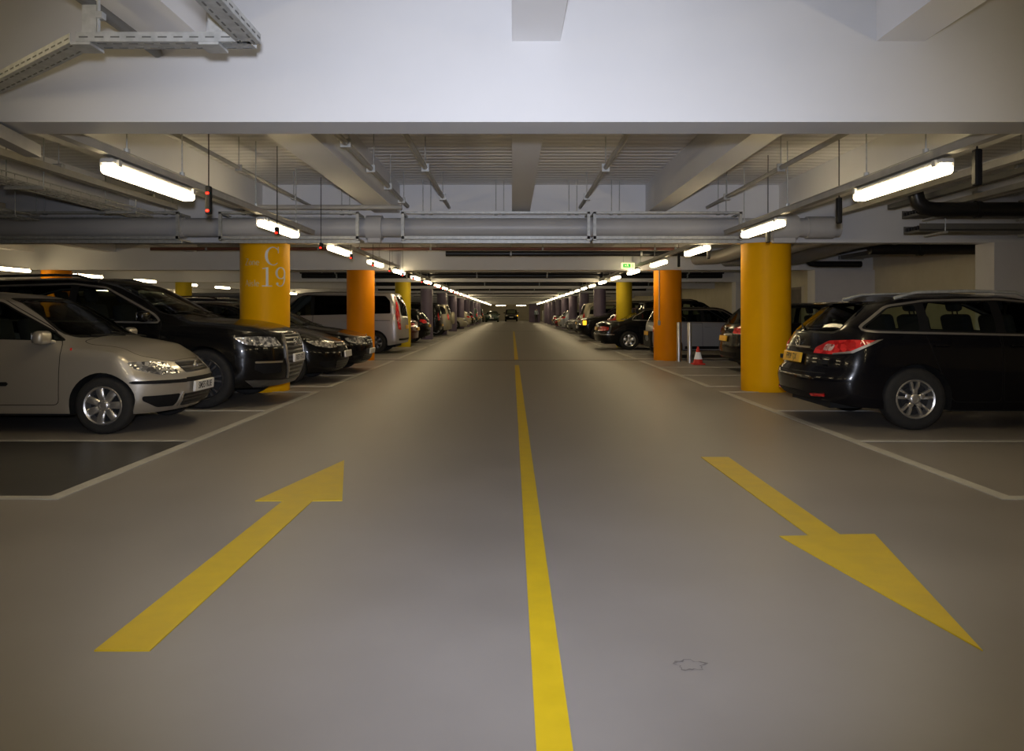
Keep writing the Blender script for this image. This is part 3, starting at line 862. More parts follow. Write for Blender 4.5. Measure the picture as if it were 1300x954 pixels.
saloon_a = dict(name='car', L=4.52, W=1.80, H=1.42, R=0.315, rr=0.21, tw=0.2, xf=1.50, xr=-1.25, spokes=(10, 'thin', None), paint=P_BLACK2, saloon=True,
    ef=0.62, pf=2.5, er=0.5, pr=2.8, tumble=0.72,
    top=[(-2.26, .92), (-2.1, 1.0), (-1.75, 1.04), (-1.6, 1.05), (-.85, 1.38), (-.4, 1.42), (.0, 1.41), (.3, 1.35), (1.05, .975), (1.15, .955), (1.7, .88), (2.05, .80), (2.26, .74)],
    belt=[(-2.26, .86), (-1.5, .94), (0, .91), (1.1, .88), (1.8, .80), (2.1, .74), (2.26, .69)],
    bot=[(-2.26, .28), (-1.8, .21), (1.7, .19), (2.26, .19)],
    lf=[(.18, -.14), (.28, -.04), (.42, 0), (.58, -.01), (.70, -.05), (.82, -.12)], lr=[(.3, .04), (.5, 0), (.9, .08), (1.1, .12)],
    dlo=[(-1.25, 1.02), (.72, .95), (.58, 1.04), (.08, 1.305), (-.3, 1.345), (-.8, 1.30), (-1.15, 1.12)], pillars=[-.2, -.95],
    ws=(.995, 1.33, .68, .56), rw=(1.07, 1.34, .62, .52),
    doors=[[(-.2, .30), (.72, .30), (.74, .95), (.58, 1.07), (.08, 1.335), (-.2, 1.365)], [(-.98, .62), (-.8, .30), (-.215, .30), (-.215, 1.365), (-.98, 1.26)]],
    handle=(.14, .83), bonnet=[(1.0, -.70), (1.15, -.72), (1.8, -.66), (2.06, -.38), (2.09, 0), (2.06, .38), (1.8, .66), (1.15, .72), (1.0, .70)],
    mirror=(.62, .965, .2), seats=[(0, .5), (-.85, .55)], dash=.8,
    feat=[('headlight', 'F', [(.40, .60), (.72, .60), (.96, .66), (1.02, .73), (.70, .735), (.42, .715)], M['headlamp'], dict(mirror=True, rnd=.03, step=.04)),
          ('kidney_grille', 'F', [(.03, .57), (.26, .58), (.29, .70), (.05, .71)], M['grille'], dict(mirror=True, rnd=.03)),
          ('grille_surround', 'F', [(.02, .705), (.30, .695), (.30, .715), (.02, .725)], M['chrome'], dict(mirror=True, off=.014)),
          ('fog_light_intake', 'F', [(.58, .27), (.78, .28), (.84, .36), (.58, .37)], M['black'], dict(mirror=True, rnd=.03)),
          ('lower_grille', 'F', [(-.5, .24), (.5, .24), (.5, .37), (-.5, .37)], M['mesh_grille'], dict(rnd=.03)),
          ('tail_light', 'R', [(.45, .72), (.78, .71), (1.0, .78), (.96, .85), (.5, .86)], M['taillamp'], dict(mirror=True, rnd=.03))],
    plates=[('F', .44, '', M['plate_white']), ('R', .62, '', M['plate_yellow'])],
    extra=[badge_round('F', .755, .035), wipers(1.05, .7, .58)])

saloon_b = dict(name='car', L=4.74, W=1.74, H=1.43, R=0.315, rr=0.205, tw=0.2, xf=1.50, xr=-1.30, spokes=(5, 'broad', None), paint=P_BLACK, saloon=True,
    ef=0.5, pf=3.0, er=0.45, pr=3.0, tumble=0.72, trim=M['chrome'],
    top=[(-2.37, .88), (-2.2, .95), (-1.55, 1.0), (-1.45, 1.01), (-.85, 1.36), (-.4, 1.425), (.1, 1.425), (.35, 1.37), (1.0, .985), (1.1, .965), (1.8, .90), (2.2, .84), (2.37, .78)],
    belt=[(-2.37, .80), (-1.6, .89), (0, .91), (1.1, .89), (1.9, .83), (2.37, .74)],
    bot=[(-2.37, .30), (-1.9, .22), (1.8, .20), (2.37, .22)],
    lf=[(.2, -.06), (.4, 0), (.55, 0), (.62, -.05), (.8, -.12)], lr=[(.3, .05), (.45, 0), (.56, 0), (.62, .05), (.95, .10)],
    dlo=[(-1.2, 1.01), (.72, .96), (.60, 1.04), (.16, 1.31), (-.3, 1.35), (-.75, 1.31), (-1.08, 1.12)], pillars=[-.2, -.9],
    ws=(1.0, 1.34, .66, .56), rw=(1.03, 1.33, .62, .54),
    doors=[[(-.2, .30), (.74, .30), (.75, .95), (.6, 1.07), (.16, 1.34), (-.2, 1.375)], [(-.98, .62), (-.8, .30), (-.215, .30), (-.215, 1.375), (-.95, 1.26)]],
    handle=(.14, .83), mirror=(.62, .97, .2), seats=[(0, .5), (-.85, .55)], dash=.8,
    bonnet=[(.98, -.66), (1.1, -.68), (1.9, -.64), (2.18, -.5), (2.2, 0), (2.18, .5), (1.9, .64), (1.1, .68), (.98, .66)],
    feat=[('headlight', 'F', [(.42, .62), (.86, .62), (.92, .76), (.42, .77)], M['headlamp'], dict(mirror=True, rnd=.04)),
          ('grille', 'F', [(-.30, .60), (.30, .60), (.34, .79), (-.34, .79)], M['grille'], dict(rnd=.02)),
          ('tail_light', 'R', [(.42, .64), (.82, .63), (1.06, .66), (1.06, .76), (.82, .79), (.42, .78)], M['taillamp'], dict(mirror=True, rnd=.03)),
          ('bumper_strip', 'R', [(-1.25, .50), (1.25, .50), (1.25, .53), (-1.25, .53)], M['chrome'], dict(off=.012))],
    plates=[('F', .46, '', M['plate_white']), ('R', .70, '', M['plate_yellow'])])

def shift_mid(d, dx):
    for k in ('top', 'belt', 'bot'):
        d[k] = [d[k][0]] + [(x + dx, z) for x, z in d[k][1:-1]] + [d[k][-1]]
    d['dlo'] = [(x + dx, z) for x, z in d['dlo']]; d['doors'] = [[(x + dx, z) for x, z in q] for q in d['doors']]; d['pillars'] = [x + dx for x in d['pillars']]
    d['bonnet'] = [(x + dx * .5, y) for x, y in d['bonnet']]
    d['seats'] = [(x + dx, w) for x, w in d['seats']]; d['xr'] += dx; d['xf'] += dx
    return d
estate = dict(name='car', L=4.77, W=1.80, H=1.49, R=0.332, rr=0.208, tw=0.215, xf=1.52, xr=-1.19, spokes=(5, 'y', None), paint=P_BLACK2,
    ef=0.7, pf=2.4, er=0.62, pr=2.5, tumble=0.73, trim=M['trim_dull'], zr=1.25, clear=.2,
    top=[(-2.385, 1.34), (-2.0, 1.385), (-1.4, 1.45), (-.5, 1.475), (0, 1.46), (.35, 1.40), (1.3, .985), (1.4, .965), (1.9, .88), (2.2, .80), (2.385, .72)],
    belt=[(-2.385, 1.0), (-1.2, 1.0), (0, .965), (1.2, .92), (1.8, .84), (2.15, .76), (2.385, .68)],
    bot=[(-2.385, .30), (-1.9, .24), (-1.5, .22), (1.9, .20), (2.385, .2)],
    lf=[(.18, -.14), (.28, -.04), (.42, 0), (.6, -.02), (.72, -.08), (.85, -.15)],
    lr=[(.26, .12), (.36, .02), (.52, 0), (.60, .02), (.63, .07), (.80, .10), (.98, .18), (1.05, .23), (1.40, .60)],
    dlo=[(-1.74, 1.075), (-1.6, 1.055), (.95, 1.0), (.85, 1.08), (.22, 1.345), (-.2, 1.385), (-1.0, 1.37), (-1.42, 1.31)], dlor=.06, pillars=[-.27, -1.08],
    ws=(1.005, 1.375, .72, .58), rw=(1.04, 1.355, .60, .50),
    doors=[[(-.27, .30), (.88, .30), (.9, 1.0), (.8, 1.1), (.22, 1.38), (-.27, 1.42)], [(-.98, .72), (-.8, .30), (-.285, .30), (-.285, 1.42), (-1.05, 1.405), (-1.08, 1.0)]],
    handle=(.16, .90), bonnet=[(1.25, -.72), (1.4, -.73), (1.9, -.66), (2.12, -.40), (2.16, 0), (2.12, .40), (1.9, .66), (1.4, .73), (1.25, .72)],
    mirror=(.82, 1.02, .2), seats=[(.05, .5), (-.88, .52)], dash=.95, rails=(-1.45, .1, M['galv']),
    feat=[('tail_light', 'R', [(.46, .80), (.75, .795), (1.02, .82), (1.32, .955), (1.0, .955), (.68, .94), (.48, .86)], M['taillamp'], dict(mirror=True, rnd=.02, step=.04)),
          ('tail_light_clear', 'R', [(.62, .835), (.76, .83), (.80, .90), (.66, .905)], M['taillamp_clear'], dict(mirror=True, rnd=.03, off=.012)),
          ('tail_light_trim', 'R', [(.78, .795), (1.02, .815), (1.34, .965), (1.27, .955), (1.0, .835), (.78, .808)], M['trim_dull'], dict(mirror=True, off=.011)),
          ('chrome_bar', 'R', [(-.38, .845), (.38, .845), (.38, .865), (-.38, .865)], M['chrome'], dict(off=.016)),
          ('rear_bumper_trim', 'R', [(-.62, .30), (.62, .30), (.66, .37), (-.66, .37)], M['black'], dict(rnd=.02)),
          ('rear_reflector', 'R', [(.50, .335), (.70, .345), (.70, .37), (.50, .36)], M['taillamp'], dict(mirror=True, off=.014)),
          ('tailgate_seam', 'R', [(-.72, .585), (.72, .585), (.72, .593), (-.72, .593)], M['matte_black'], dict(off=.004)),
          ('fuel_flap', 'S', [(-1.32, .82), (-1.14, .82), (-1.14, .96), (-1.32, .96)], P_BLACK2, dict(off=.004, rnd=.03)),
          ('headlight', 'F', [(.45, .63), (.75, .64), (1.05, .70), (1.15, .77), (.8, .76), (.5, .71)], M['headlamp'], dict(mirror=True, rnd=.03)),
          ('grille', 'F', [(-.36, .60), (.36, .60), (.42, .70), (-.42, .70)], M['grille'], dict(rnd=.03))],
    plates=[('R', .735, 'FP09 TJX', M['plate_yellow']), ('F', .48, 'FP09 TJX', M['plate_white'])],
    extra=[badge_wing('R', .915, .06), rear_wiper(1.04, 1.10, .33), spoiler(-1.80, 1.36, .5, .16)])

estate = shift_mid(estate, -.14)
van = dict(name='van', L=4.8, W=1.90, H=1.90, R=0.335, rr=0.215, tw=0.215, xf=1.55, xr=-1.55, spokes=(7, 'wide', None), rim_mat=M['alloy_dark'], paint=P_VAN,
    ef=0.65, pf=2.5, er=0.32, pr=3.2, tumble=0.84, privacy=.6, zr=0.7,
    top=[(-2.4, 1.84), (-2.2, 1.88), (0, 1.91), (.7, 1.88), (.95, 1.82), (1.72, 1.14), (1.82, 1.10), (2.2, .98), (2.4, .86)],
    belt=[(-2.4, 1.14), (0, 1.14), (1.4, 1.08), (2.0, .95), (2.4, .80)],
    bot=[(-2.4, .32), (-2.0, .25), (2.0, .24), (2.4, .24)],
    lf=[(.2, -.12), (.4, 0), (.6, 0), (.8, -.08), (1.0, -.18)], lr=[(.3, .03), (.45, 0), (1.1, .03), (1.5, .10), (1.86, .27)],
    dlo=[(-2.02, 1.22), (1.45, 1.14), (1.35, 1.24), (.78, 1.72), (.6, 1.78), (-1.85, 1.76), (-2.0, 1.6)], pillars=[.35, -.85],
    ws=(1.16, 1.79, .80, .70), rw=(1.16, 1.72, .68, .62),
    doors=[[(.35, .36), (1.35, .36), (1.45, 1.12), (1.35, 1.27), (.78, 1.76), (.35, 1.80)], [(-.85, .36), (.335, .36), (.335, 1.80), (-.85, 1.80)]],
    handle=(.14, .98), mirror=(1.30, 1.17, .2), seats=[(.45, .5), (-.5, .55)], dash=1.4,
    feat=[('tail_light', 'R', [(.80, .72), (.93, .74), (1.02, 1.20), (1.0, 1.72), (.86, 1.76), (.82, 1.2)], M['taillamp'], dict(mirror=True, rnd=.03, off=.012)),
          ('tail_light_clear', 'R', [(.835, .92), (.87, .92), (.90, 1.16), (.865, 1.16)], M['taillamp_clear'], dict(mirror=True, rnd=.01, off=.018)),
          ('side_moulding', 'S', [(-2.1, .56), (1.1, .56), (1.1, .60), (-2.1, .60)], P_VAN, dict(mirror=True, off=.014)),
          ('sliding_door_rail', 'S', [(-2.0, 1.0), (-.9, 1.0), (-.9, 1.015), (-2.0, 1.015)], M['black'], dict(mirror=True, off=.004)),
          ('rear_bumper_trim', 'R', [(-.9, .40), (.9, .40), (.9, .46), (-.9, .46)], M['black'], dict(rnd=.02)),
          ('headlight', 'F', [(.5, .68), (.85, .70), (1.1, .84), (.9, .92), (.6, .82)], M['headlamp'], dict(mirror=True, rnd=.04)),
          ('grille', 'F', [(-.42, .62), (.42, .62), (.46, .80), (-.46, .80)], M['grille'], dict(rnd=.03))],
    plates=[('R', .80, '', M['plate_yellow'])], extra=[rear_wiper(1.17, 1.25, .4)])

mini = dict(name='car', L=3.64, W=1.69, H=1.41, R=0.30, rr=0.20, tw=0.19, xf=1.15, xr=-1.31, spokes=(7, 'thin', None), paint=P_MINI, black_roof=True,
    ef=0.55, pf=2.4, er=0.42, pr=2.6, tumble=0.78, trim=M['trim_dull'],
    top=[(-1.82, 1.34), (-1.5, 1.385), (-.6, 1.41), (.1, 1.40), (.3, 1.36), (.92, .98), (1.0, .96), (1.4, .90), (1.65, .82), (1.82, .73)],
    belt=[(-1.82, .98), (0, .95), (1.0, .90), (1.5, .82), (1.82, .68)],
    bot=[(-1.82, .30), (-1.5, .22), (1.3, .20), (1.82, .2)],
    lf=[(.18, -.12), (.3, -.03), (.45, 0), (.6, -.02), (.75, -.1), (.9, -.2)], lr=[(.3, .03), (.5, 0), (.9, .03), (1.35, .22)],
    dlo=[(-1.5, 1.0), (.66, .975), (.56, 1.06), (.15, 1.30), (-.1, 1.325), (-1.3, 1.31), (-1.45, 1.2)], pillars=[-.4],
    ws=(1.0, 1.335, .66, .58), rw=(1.02, 1.30, .55, .50), doors=[[(-.42, .30), (.68, .30), (.7, .97), (.56, 1.09), (.15, 1.33), (-.42, 1.355)]],
    handle=(.14, .86), mirror=(.55, .98, .2), mirror_mat=M['black'], seats=[(-.1, .5), (-.9, .5)], dash=.7,
    feat=[('tail_light', 'R', [(.58, .70), (.72, .70), (.72, .90), (.58, .90)], M['taillamp'], dict(mirror=True, rnd=.04)),
          ('headlight', 'F', [(.42, .60), (.72, .60), (.74, .80), (.45, .80)], M['headlamp'], dict(mirror=True, rnd=.1)),
          ('sill_moulding', 'S', [(-.9, .24), (.75, .24), (.75, .32), (-.9, .32)], M['black'], dict(mirror=True))],
    plates=[('R', .66, '', M['plate_yellow'])])

suv_b = dict(name='car', L=4.40, W=1.82, H=1.74, R=0.36, rr=0.225, tw=0.225, xf=1.30, xr=-1.28, spokes=(5, 'broad', None), paint=P_BLACK,
    ef=0.45, pf=3.0, er=0.35, pr=3.2, tumble=0.80, clear=.25,
    top=[(-2.2, 1.66), (-1.9, 1.70), (-.8, 1.74), (0, 1.73), (.3, 1.66), (1.0, 1.17), (1.1, 1.14), (1.6, 1.07), (2.0, 1.0), (2.2, .92)],
    belt=[(-2.2, 1.10), (0, 1.08), (1.0, 1.05), (1.8, .97), (2.2, .86)],
    bot=[(-2.2, .38), (-1.8, .30), (1.8, .30), (2.2, .32)],
    lf=[(.3, -.05), (.5, 0), (.7, 0), (.95, -.06), (1.05, -.1)], lr=[(.4, .03), (.55, 0), (1.05, .04), (1.68, .22)],
    dlo=[(-1.8, 1.17), (.80, 1.14), (.68, 1.22), (.18, 1.57), (-.1, 1.60), (-1.6, 1.58), (-1.75, 1.45)], pillars=[-.2, -1.1],
    ws=(1.20, 1.62, .72, .64), rw=(1.16, 1.58, .62, .56),
    doors=[[(-.2, .40), (.78, .40), (.82, 1.12), (.68, 1.26), (.18, 1.60), (-.2, 1.63)], [(-1.0, .75), (-.85, .40), (-.215, .40), (-.215, 1.63), (-1.02, 1.62)]],
    handle=(.14, 1.0), mirror=(.7, 1.17, .2), mirror_mat=M['black'], seats=[(-.05, .5), (-.95, .55)], dash=.8, rails=(-1.6, .05, M['black']),
    feat=[('headlight', 'F', [(.5, .72), (.82, .72), (.84, .92), (.5, .92)], M['headlamp'], dict(mirror=True, rnd=.05)),
          ('grille', 'F', [(-.45, .74), (.45, .74), (.45, .90), (-.45, .90)], M['grille'], dict(rnd=.02)),
          ('bumper_trim', 'F', [(-.85, .40), (.85, .40), (.85, .55), (-.85, .55)], M['black'], dict(rnd=.03)),
          ('tail_light', 'R', [(.68, .85), (.86, .85), (.9, 1.08), (.72, 1.25)], M['taillamp'], dict(mirror=True, rnd=.03)),
          ('sill_moulding', 'S', [(-.85, .36), (.85, .36), (.85, .50), (-.85, .50)], M['black'], dict(mirror=True))],
    plates=[('F', .60, '', M['plate_white']), ('R', .60, '', M['plate_yellow'])])

def make_car(sp, over=None):
    d = dict(sp); d.update(over or {})
    return Car(d).build()

def place(root, x, y, rz, label, cat='car', group=None):
    root.location = (x, y, 0); root.rotation_euler = (0, 0, rz)
    return tag(root, label, cat, group)

SKIP_FAR = {'seat', 'dashboard', 'wiper', 'mirror_glass', 'badge', 'side_emblem', 'rear_wiper', 'hub_cap', 'door_handle', 'headrest'}
def base_name(o): return o.name.split('.')[0]
def copy_car(root, old=None, new=None, lite=False):
    r = root.copy(); COL.objects.link(r)
    def swap(c):
        if old is None: return
        for i, sl in enumerate(c.material_slots):
            if sl.material == old:
                sl.link = 'OBJECT'; sl.material = new
    for ch in list(root.children):
        if lite and base_name(ch) in SKIP_FAR: continue
        c = ch.copy(); COL.objects.link(c); c.parent = r; swap(c)
        for g in list(ch.children):
            if lite and base_name(g) in SKIP_FAR: continue
            d = g.copy(); COL.objects.link(d); d.parent = c; swap(d)
    return r

# ------------------------------------------------------------------ camera
cd = bpy.data.cameras.new('camera'); cam = bpy.data.objects.new('camera', cd); COL.objects.link(cam)
cam.location = (0, 0, 1.25); cam.rotation_euler = (PI / 2, 0, 0)
cd.sensor_width = 36.0; cd.lens = 975.0 / 1300 * 36.0; cd.shift_y = -80.0 / 1300; cd.clip_end = 400; cd.clip_start = 0.05
scene.camera = cam

# ------------------------------------------------------------------ shell
XL, XRW, Y0, Y1 = -32.0, 9.4, -14.0, 119.0
LX, RX = -3.08, 3.32
BEAMS = [4.62] + [12.35 + 7.8 * k for k in range(13)]
def slab(name, x0, x1, y0, y1, z0, z1, m):
    b = bmesh.new(); box(b, ((x0 + x1) / 2, (y0 + y1) / 2, (z0 + z1) / 2), (x1 - x0, y1 - y0, z1 - z0))
    return struct(obj(name, b, m))
slab('floor', XL, XRW + .3, Y0, Y1, -.2, 0, M['floor'])
slab('ceiling', XL, XRW + .3, Y0, Y1, 3.28, 3.45, M['slab'])
slab('wall_right', XRW, XRW + .3, Y0, Y1, 0, 3.28, M['cream'])
slab('wall_left', XL - .3, XL, Y0, Y1, 0, 3.28, M['dark_wall'])
slab('wall_back', XL, XRW, Y1, Y1 + .3, 0, 3.28, M['cream'])
slab('wall_front', XL, XRW, Y0 - .3, Y0, 0, 3.28, M['lilac'])
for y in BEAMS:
    slab('ceiling_beam', XL, XRW, y - .15, y + .15, 2.36, 3.28, M['white_flash_dimmed'] if y < 5 else M['white'])
k = 1
for i in range(-14, 5):
    x = 0.14 + 2.12 * i
    w = 0.40 if i == -1 else 0.28
    slab('ceiling_rib', x - w / 2, x + w / 2, Y0, Y1, 2.83, 3.28, M['white'])
for y in BEAMS[1:4]:
    x0 = 7.6 if y < 13 else (7.85 if y < 22 else 8.07)
    slab('wall_pier', x0, XRW, y - .25, y + .25, 0, 2.36, M['lilac'])
slab('wall_purple', 2.2, 3.6, 98.5, 99.0, 0, 2.36, M['purple_wall'])
# louvred door in the right wall
b = bmesh.new(); box(b, (XRW - .03, 25.25, 1.06), (.06, 1.05, 2.12)); dr = struct(obj('door_1', b, M['cream']))
b = bmesh.new(); box(b, (XRW - .07, 25.25, 1.05), (.03, .92, 2.06))
for i in range(24): box(b, (XRW - .095, 24.86 + .034 * i, 1.15), (.03, .014, 1.7))
obj('louvre_panel', b, M['door_grey'], dr)
# floor panels / joints
slab('floor_bay_left', -8.0, LX - .05, 5.22, 7.43, 0, .003, M['bay_dark'])
for y in [20.15, 51.35, 82.55]:
    slab('floor_joint', XL, XRW, y - .16, y + .0, 0, .003, M['joint'])

# ------------------------------------------------------------------ floor markings
def flat(bm, pts, z=.005):
    t = bmesh.new(); f = t.faces.new([t.verts.new((x, y, 0)) for x, y in pts])
    r = bmesh.ops.extrude_face_region(t, geom=[f])
    bmesh.ops.translate(t, vec=(0, 0, z), verts=[g for g in r['geom'] if isinstance(g, bmesh.types.BMVert)])
    merge(bm, t)
b = bmesh.new(); flat(b, [(-1.54, 2.83), (-1.335, 2.83), (-1.32, 5.08), (-1.125, 5.09), (-1.416, 6.48), (-1.70, 5.08), (-1.515, 5.08)])
tag(obj('floor_arrow', b, M['yellow_line']), 'yellow arrow painted on the floor pointing away down the aisle', 'floor marking')
b = bmesh.new(); flat(b, [(1.63, 6.62), (1.865, 6.62), (1.84, 4.31), (2.04, 4.32), (1.735, 2.83), (1.49, 4.28), (1.66, 4.29)])
tag(obj('floor_arrow', b, M['yellow_line']), 'yellow arrow painted on the floor pointing back towards the viewer', 'floor marking')
b = bmesh.new(); flat(b, [(.07, .6), (.175, .6), (.165, 18.2), (.065, 18.2)])
tag(obj('centre_line', b, M['yellow_line']), 'long yellow centre line running between the two floor arrows', 'floor marking')
b = bmesh.new(); flat(b, [(.065, 20.3), (.165, 20.3), (.165, 50.5), (.065, 50.5)])
tag(obj('centre_line', b, M['yellow_line']), 'yellow centre line continuing beyond the dark joint across the aisle', 'floor marking')
b = bmesh.new()
ra, rb = [], []
for k in range(28):
    a = 2 * PI * k / 28; r0 = .036 + .008 * math.sin(5 * a) + .004 * math.sin(11 * a); w0 = .003 + .008 * max(0, math.sin(3 * a + .8))
    ra.append((.63 + 1.25 * r0 * math.cos(a), 2.72 + r0 * math.sin(a))); rb.append((.63 + 1.25 * (r0 + w0) * math.cos(a), 2.72 + (r0 + w0) * math.sin(a)))
va = [b.verts.new((x, y, .002)) for x, y in ra]; vb = [b.verts.new((x, y, .002)) for x, y in rb]
for k in range(28): b.faces.new((va[k], vb[k], vb[(k + 1) % 28], va[(k + 1) % 28]))
tag(obj('scuff_mark', b, mat('scuff_grey', (0.13, 0.12, 0.115), 0.6)), 'small dark ring shaped scuff on the grey floor near the viewer', 'scuff mark')
ORD = ['first', 'second', 'third', 'fourth', 'fifth', 'sixth', 'seventh', 'eighth', 'ninth', 'tenth', 'eleventh', 'twelfth', 'thirteenth', 'fourteenth', 'fifteenth',
       'sixteenth', 'seventeenth', 'eighteenth', 'nineteenth', 'twentieth', 'twenty-first', 'twenty-second', 'twenty-third', 'twenty-fourth', 'twenty-fifth', 'twenty-sixth',
       'twenty-seventh', 'twenty-eighth', 'twenty-ninth', 'thirtieth', 'thirty-first', 'thirty-second', 'thirty-third', 'thirty-fourth', 'thirty-fifth', 'thirty-sixth']
def nth(i): return ORD[min(i, len(ORD) - 1)]
def bay_block(side, y0, n, idx):
    b = bmesh.new(); x = LX if side < 0 else RX; h = .05; dp = 4.8
    rect = lambda xa, xb, ya, yb: flat(b, [(xa, ya), (xb, ya), (xb, yb), (xa, yb)], .006)
    y1 = y0 + 2.3 * n
    rect(x - h, x + h, y0 - h, y1 + h)
    for k in range(n + 1):
        yy = y0 + 2.3 * k
        if side < 0: rect(x - dp, x - h, yy - .04, yy + .04)
        else: rect(x + h, x + dp, yy - .04, yy + .04)
    sd = 'left' if side < 0 else 'right'
    tag(obj('bay_marking', b, M['white_line']), f'white parking bay outline, {nth(idx)} block of bays from the viewer, {sd} side of the aisle', 'floor marking', 'white parking bay outlines')
for i in range(8):
    y0 = 5.17 if i == 0 else 12.97 + 7.8 * (i - 1)
    bay_block(-1, y0, 3, i); bay_block(1, y0, 3, i)

# ------------------------------------------------------------------ columns
def column(x, y, r, m, label, top=2.36, group=None):
    b = bmesh.new()
    lathe(b, [(r - .002, 0), (r, .004), (r, .12), (r, top - .01)], 56, 'Z')
    c = obj('column', b, m, None, 30); c.location = (x, y, 0)
    cb = bmesh.new(); lathe(cb, [(r * .985, top - .01), (r * .985, top + .02)], 40, 'Z', close=True)
    return tag(c, label, 'column', group, 'thing')
CX = {-1: -3.97, 1: 4.08}
cmat = ['yellow', 'orange', 'mustard'] + ['purple'] * 12
cname = ['yellow', 'orange', 'mustard yellow'] + ['purple'] * 12
main_col = None
for side in (-1, 1):
    for i, y in enumerate(BEAMS[1:12]):
        r = .385 if i == 0 else (.36 if i == 1 else .285)
        sd = 'left' if side < 0 else 'right'
        if i == 0: lb = 'yellow round column with Zone C Aisle 19 lettering' if side < 0 else 'plain yellow round column partly behind the black estate car'
        elif i == 1: lb = 'orange round column standing in front of the silver van' if side < 0 else 'orange round column beside the two steel bollards'
        elif i == 2: lb = 'mustard yellow slim column just beyond the silver van' if side < 0 else 'mustard yellow slim column behind the black saloon'
        else: lb = f'slim purple column on the {sd} of the aisle, {nth(i - 3)} purple one from the viewer'
        c = column(CX[side], y, r, M[cmat[i]], lb, group='columns along the aisle' if i > 2 else None)
        if side < 0 and i == 0: main_col = c
        if side > 0 and i == 1:
            cb = bmesh.new(); tube(cb, [(-.27, -.262, 1.0), (-.27, -.262, 2.36)], .012, 8)
            obj('cable_conduit', cb, M['conduit'], c, 60)
            cb = bmesh.new(); rbox(cb, (-.27, -.268, .98), (.06, .05, .12), .008, 1); obj('switch_box', cb, M['conduit'], c)
column(-11.95, 20.15, .36, M['orange'], 'orange column in the next aisle, only its top showing above the black SUV roof')
column(-11.95, 27.95, .285, M['mustard'], 'mustard column in the next aisle showing above the black SUV bonnet')

# lettering on the first left column
def ribbon(bm, pts, R, z0):
    P = [Vector((p[0], p[1])) for p in pts]; W = [p[2] for p in pts]; prev = None
    for i, p in enumerate(P):
        d = (P[min(i + 1, len(P) - 1)] - P[max(i - 1, 0)]); d = d.normalized() if d.length > 0 else Vector((1, 0))
        n = Vector((-d.y, d.x)) * W[i] / 2
        cur = []
        for q in (p + n, p - n):
            a = (q.x + .115) / R
            cur.append(bm.verts.new((R * math.sin(a), -R * math.cos(a), z0 + q.y)))
        if prev: bm.faces.new((prev[0], prev[1], cur[1], cur[0]))
        prev = cur
def arc(cx, cy, rx, ry, a0, a1, wf, n=28):
    return [(cx + rx * math.cos(math.radians(a0 + (a1 - a0) * t / n)), cy + ry * math.sin(math.radians(a0 + (a1 - a0) * t / n)), wf(math.radians(a0 + (a1 - a0) * t / n))) for t in range(n + 1)]
def seg(x0, y0, x1, y1, w, n=6): return [(x0 + (x1 - x0) * t / n, y0 + (y1 - y0) * t / n, w) for t in range(n + 1)]
Rr = .388
b = bmesh.new()
thick = lambda lo, hi: (lambda a: lo + (hi - lo) * abs(math.cos(a)) ** 1.5)
# C   x 0..0.24, z 1.98..2.28
ribbon(b, arc(.128, 2.135, .105, .14, 48, 312, lambda a: .012 + .030 * max(0, -math.cos(a)) ** 1.4), Rr, 0)
ribbon(b, seg(.213, 2.285, .213, 2.185, .013), Rr, 0); ribbon(b, seg(.178, 2.262, .214, 2.225, .016), Rr, 0)
# 1
ribbon(b, seg(.035, 1.955, .035, 1.665, .036), Rr, 0); ribbon(b, seg(-.035, 1.935, .035, 1.948, .012), Rr, 0); ribbon(b, seg(-.04, 1.665, .11, 1.665, .012, 10), Rr, 0)
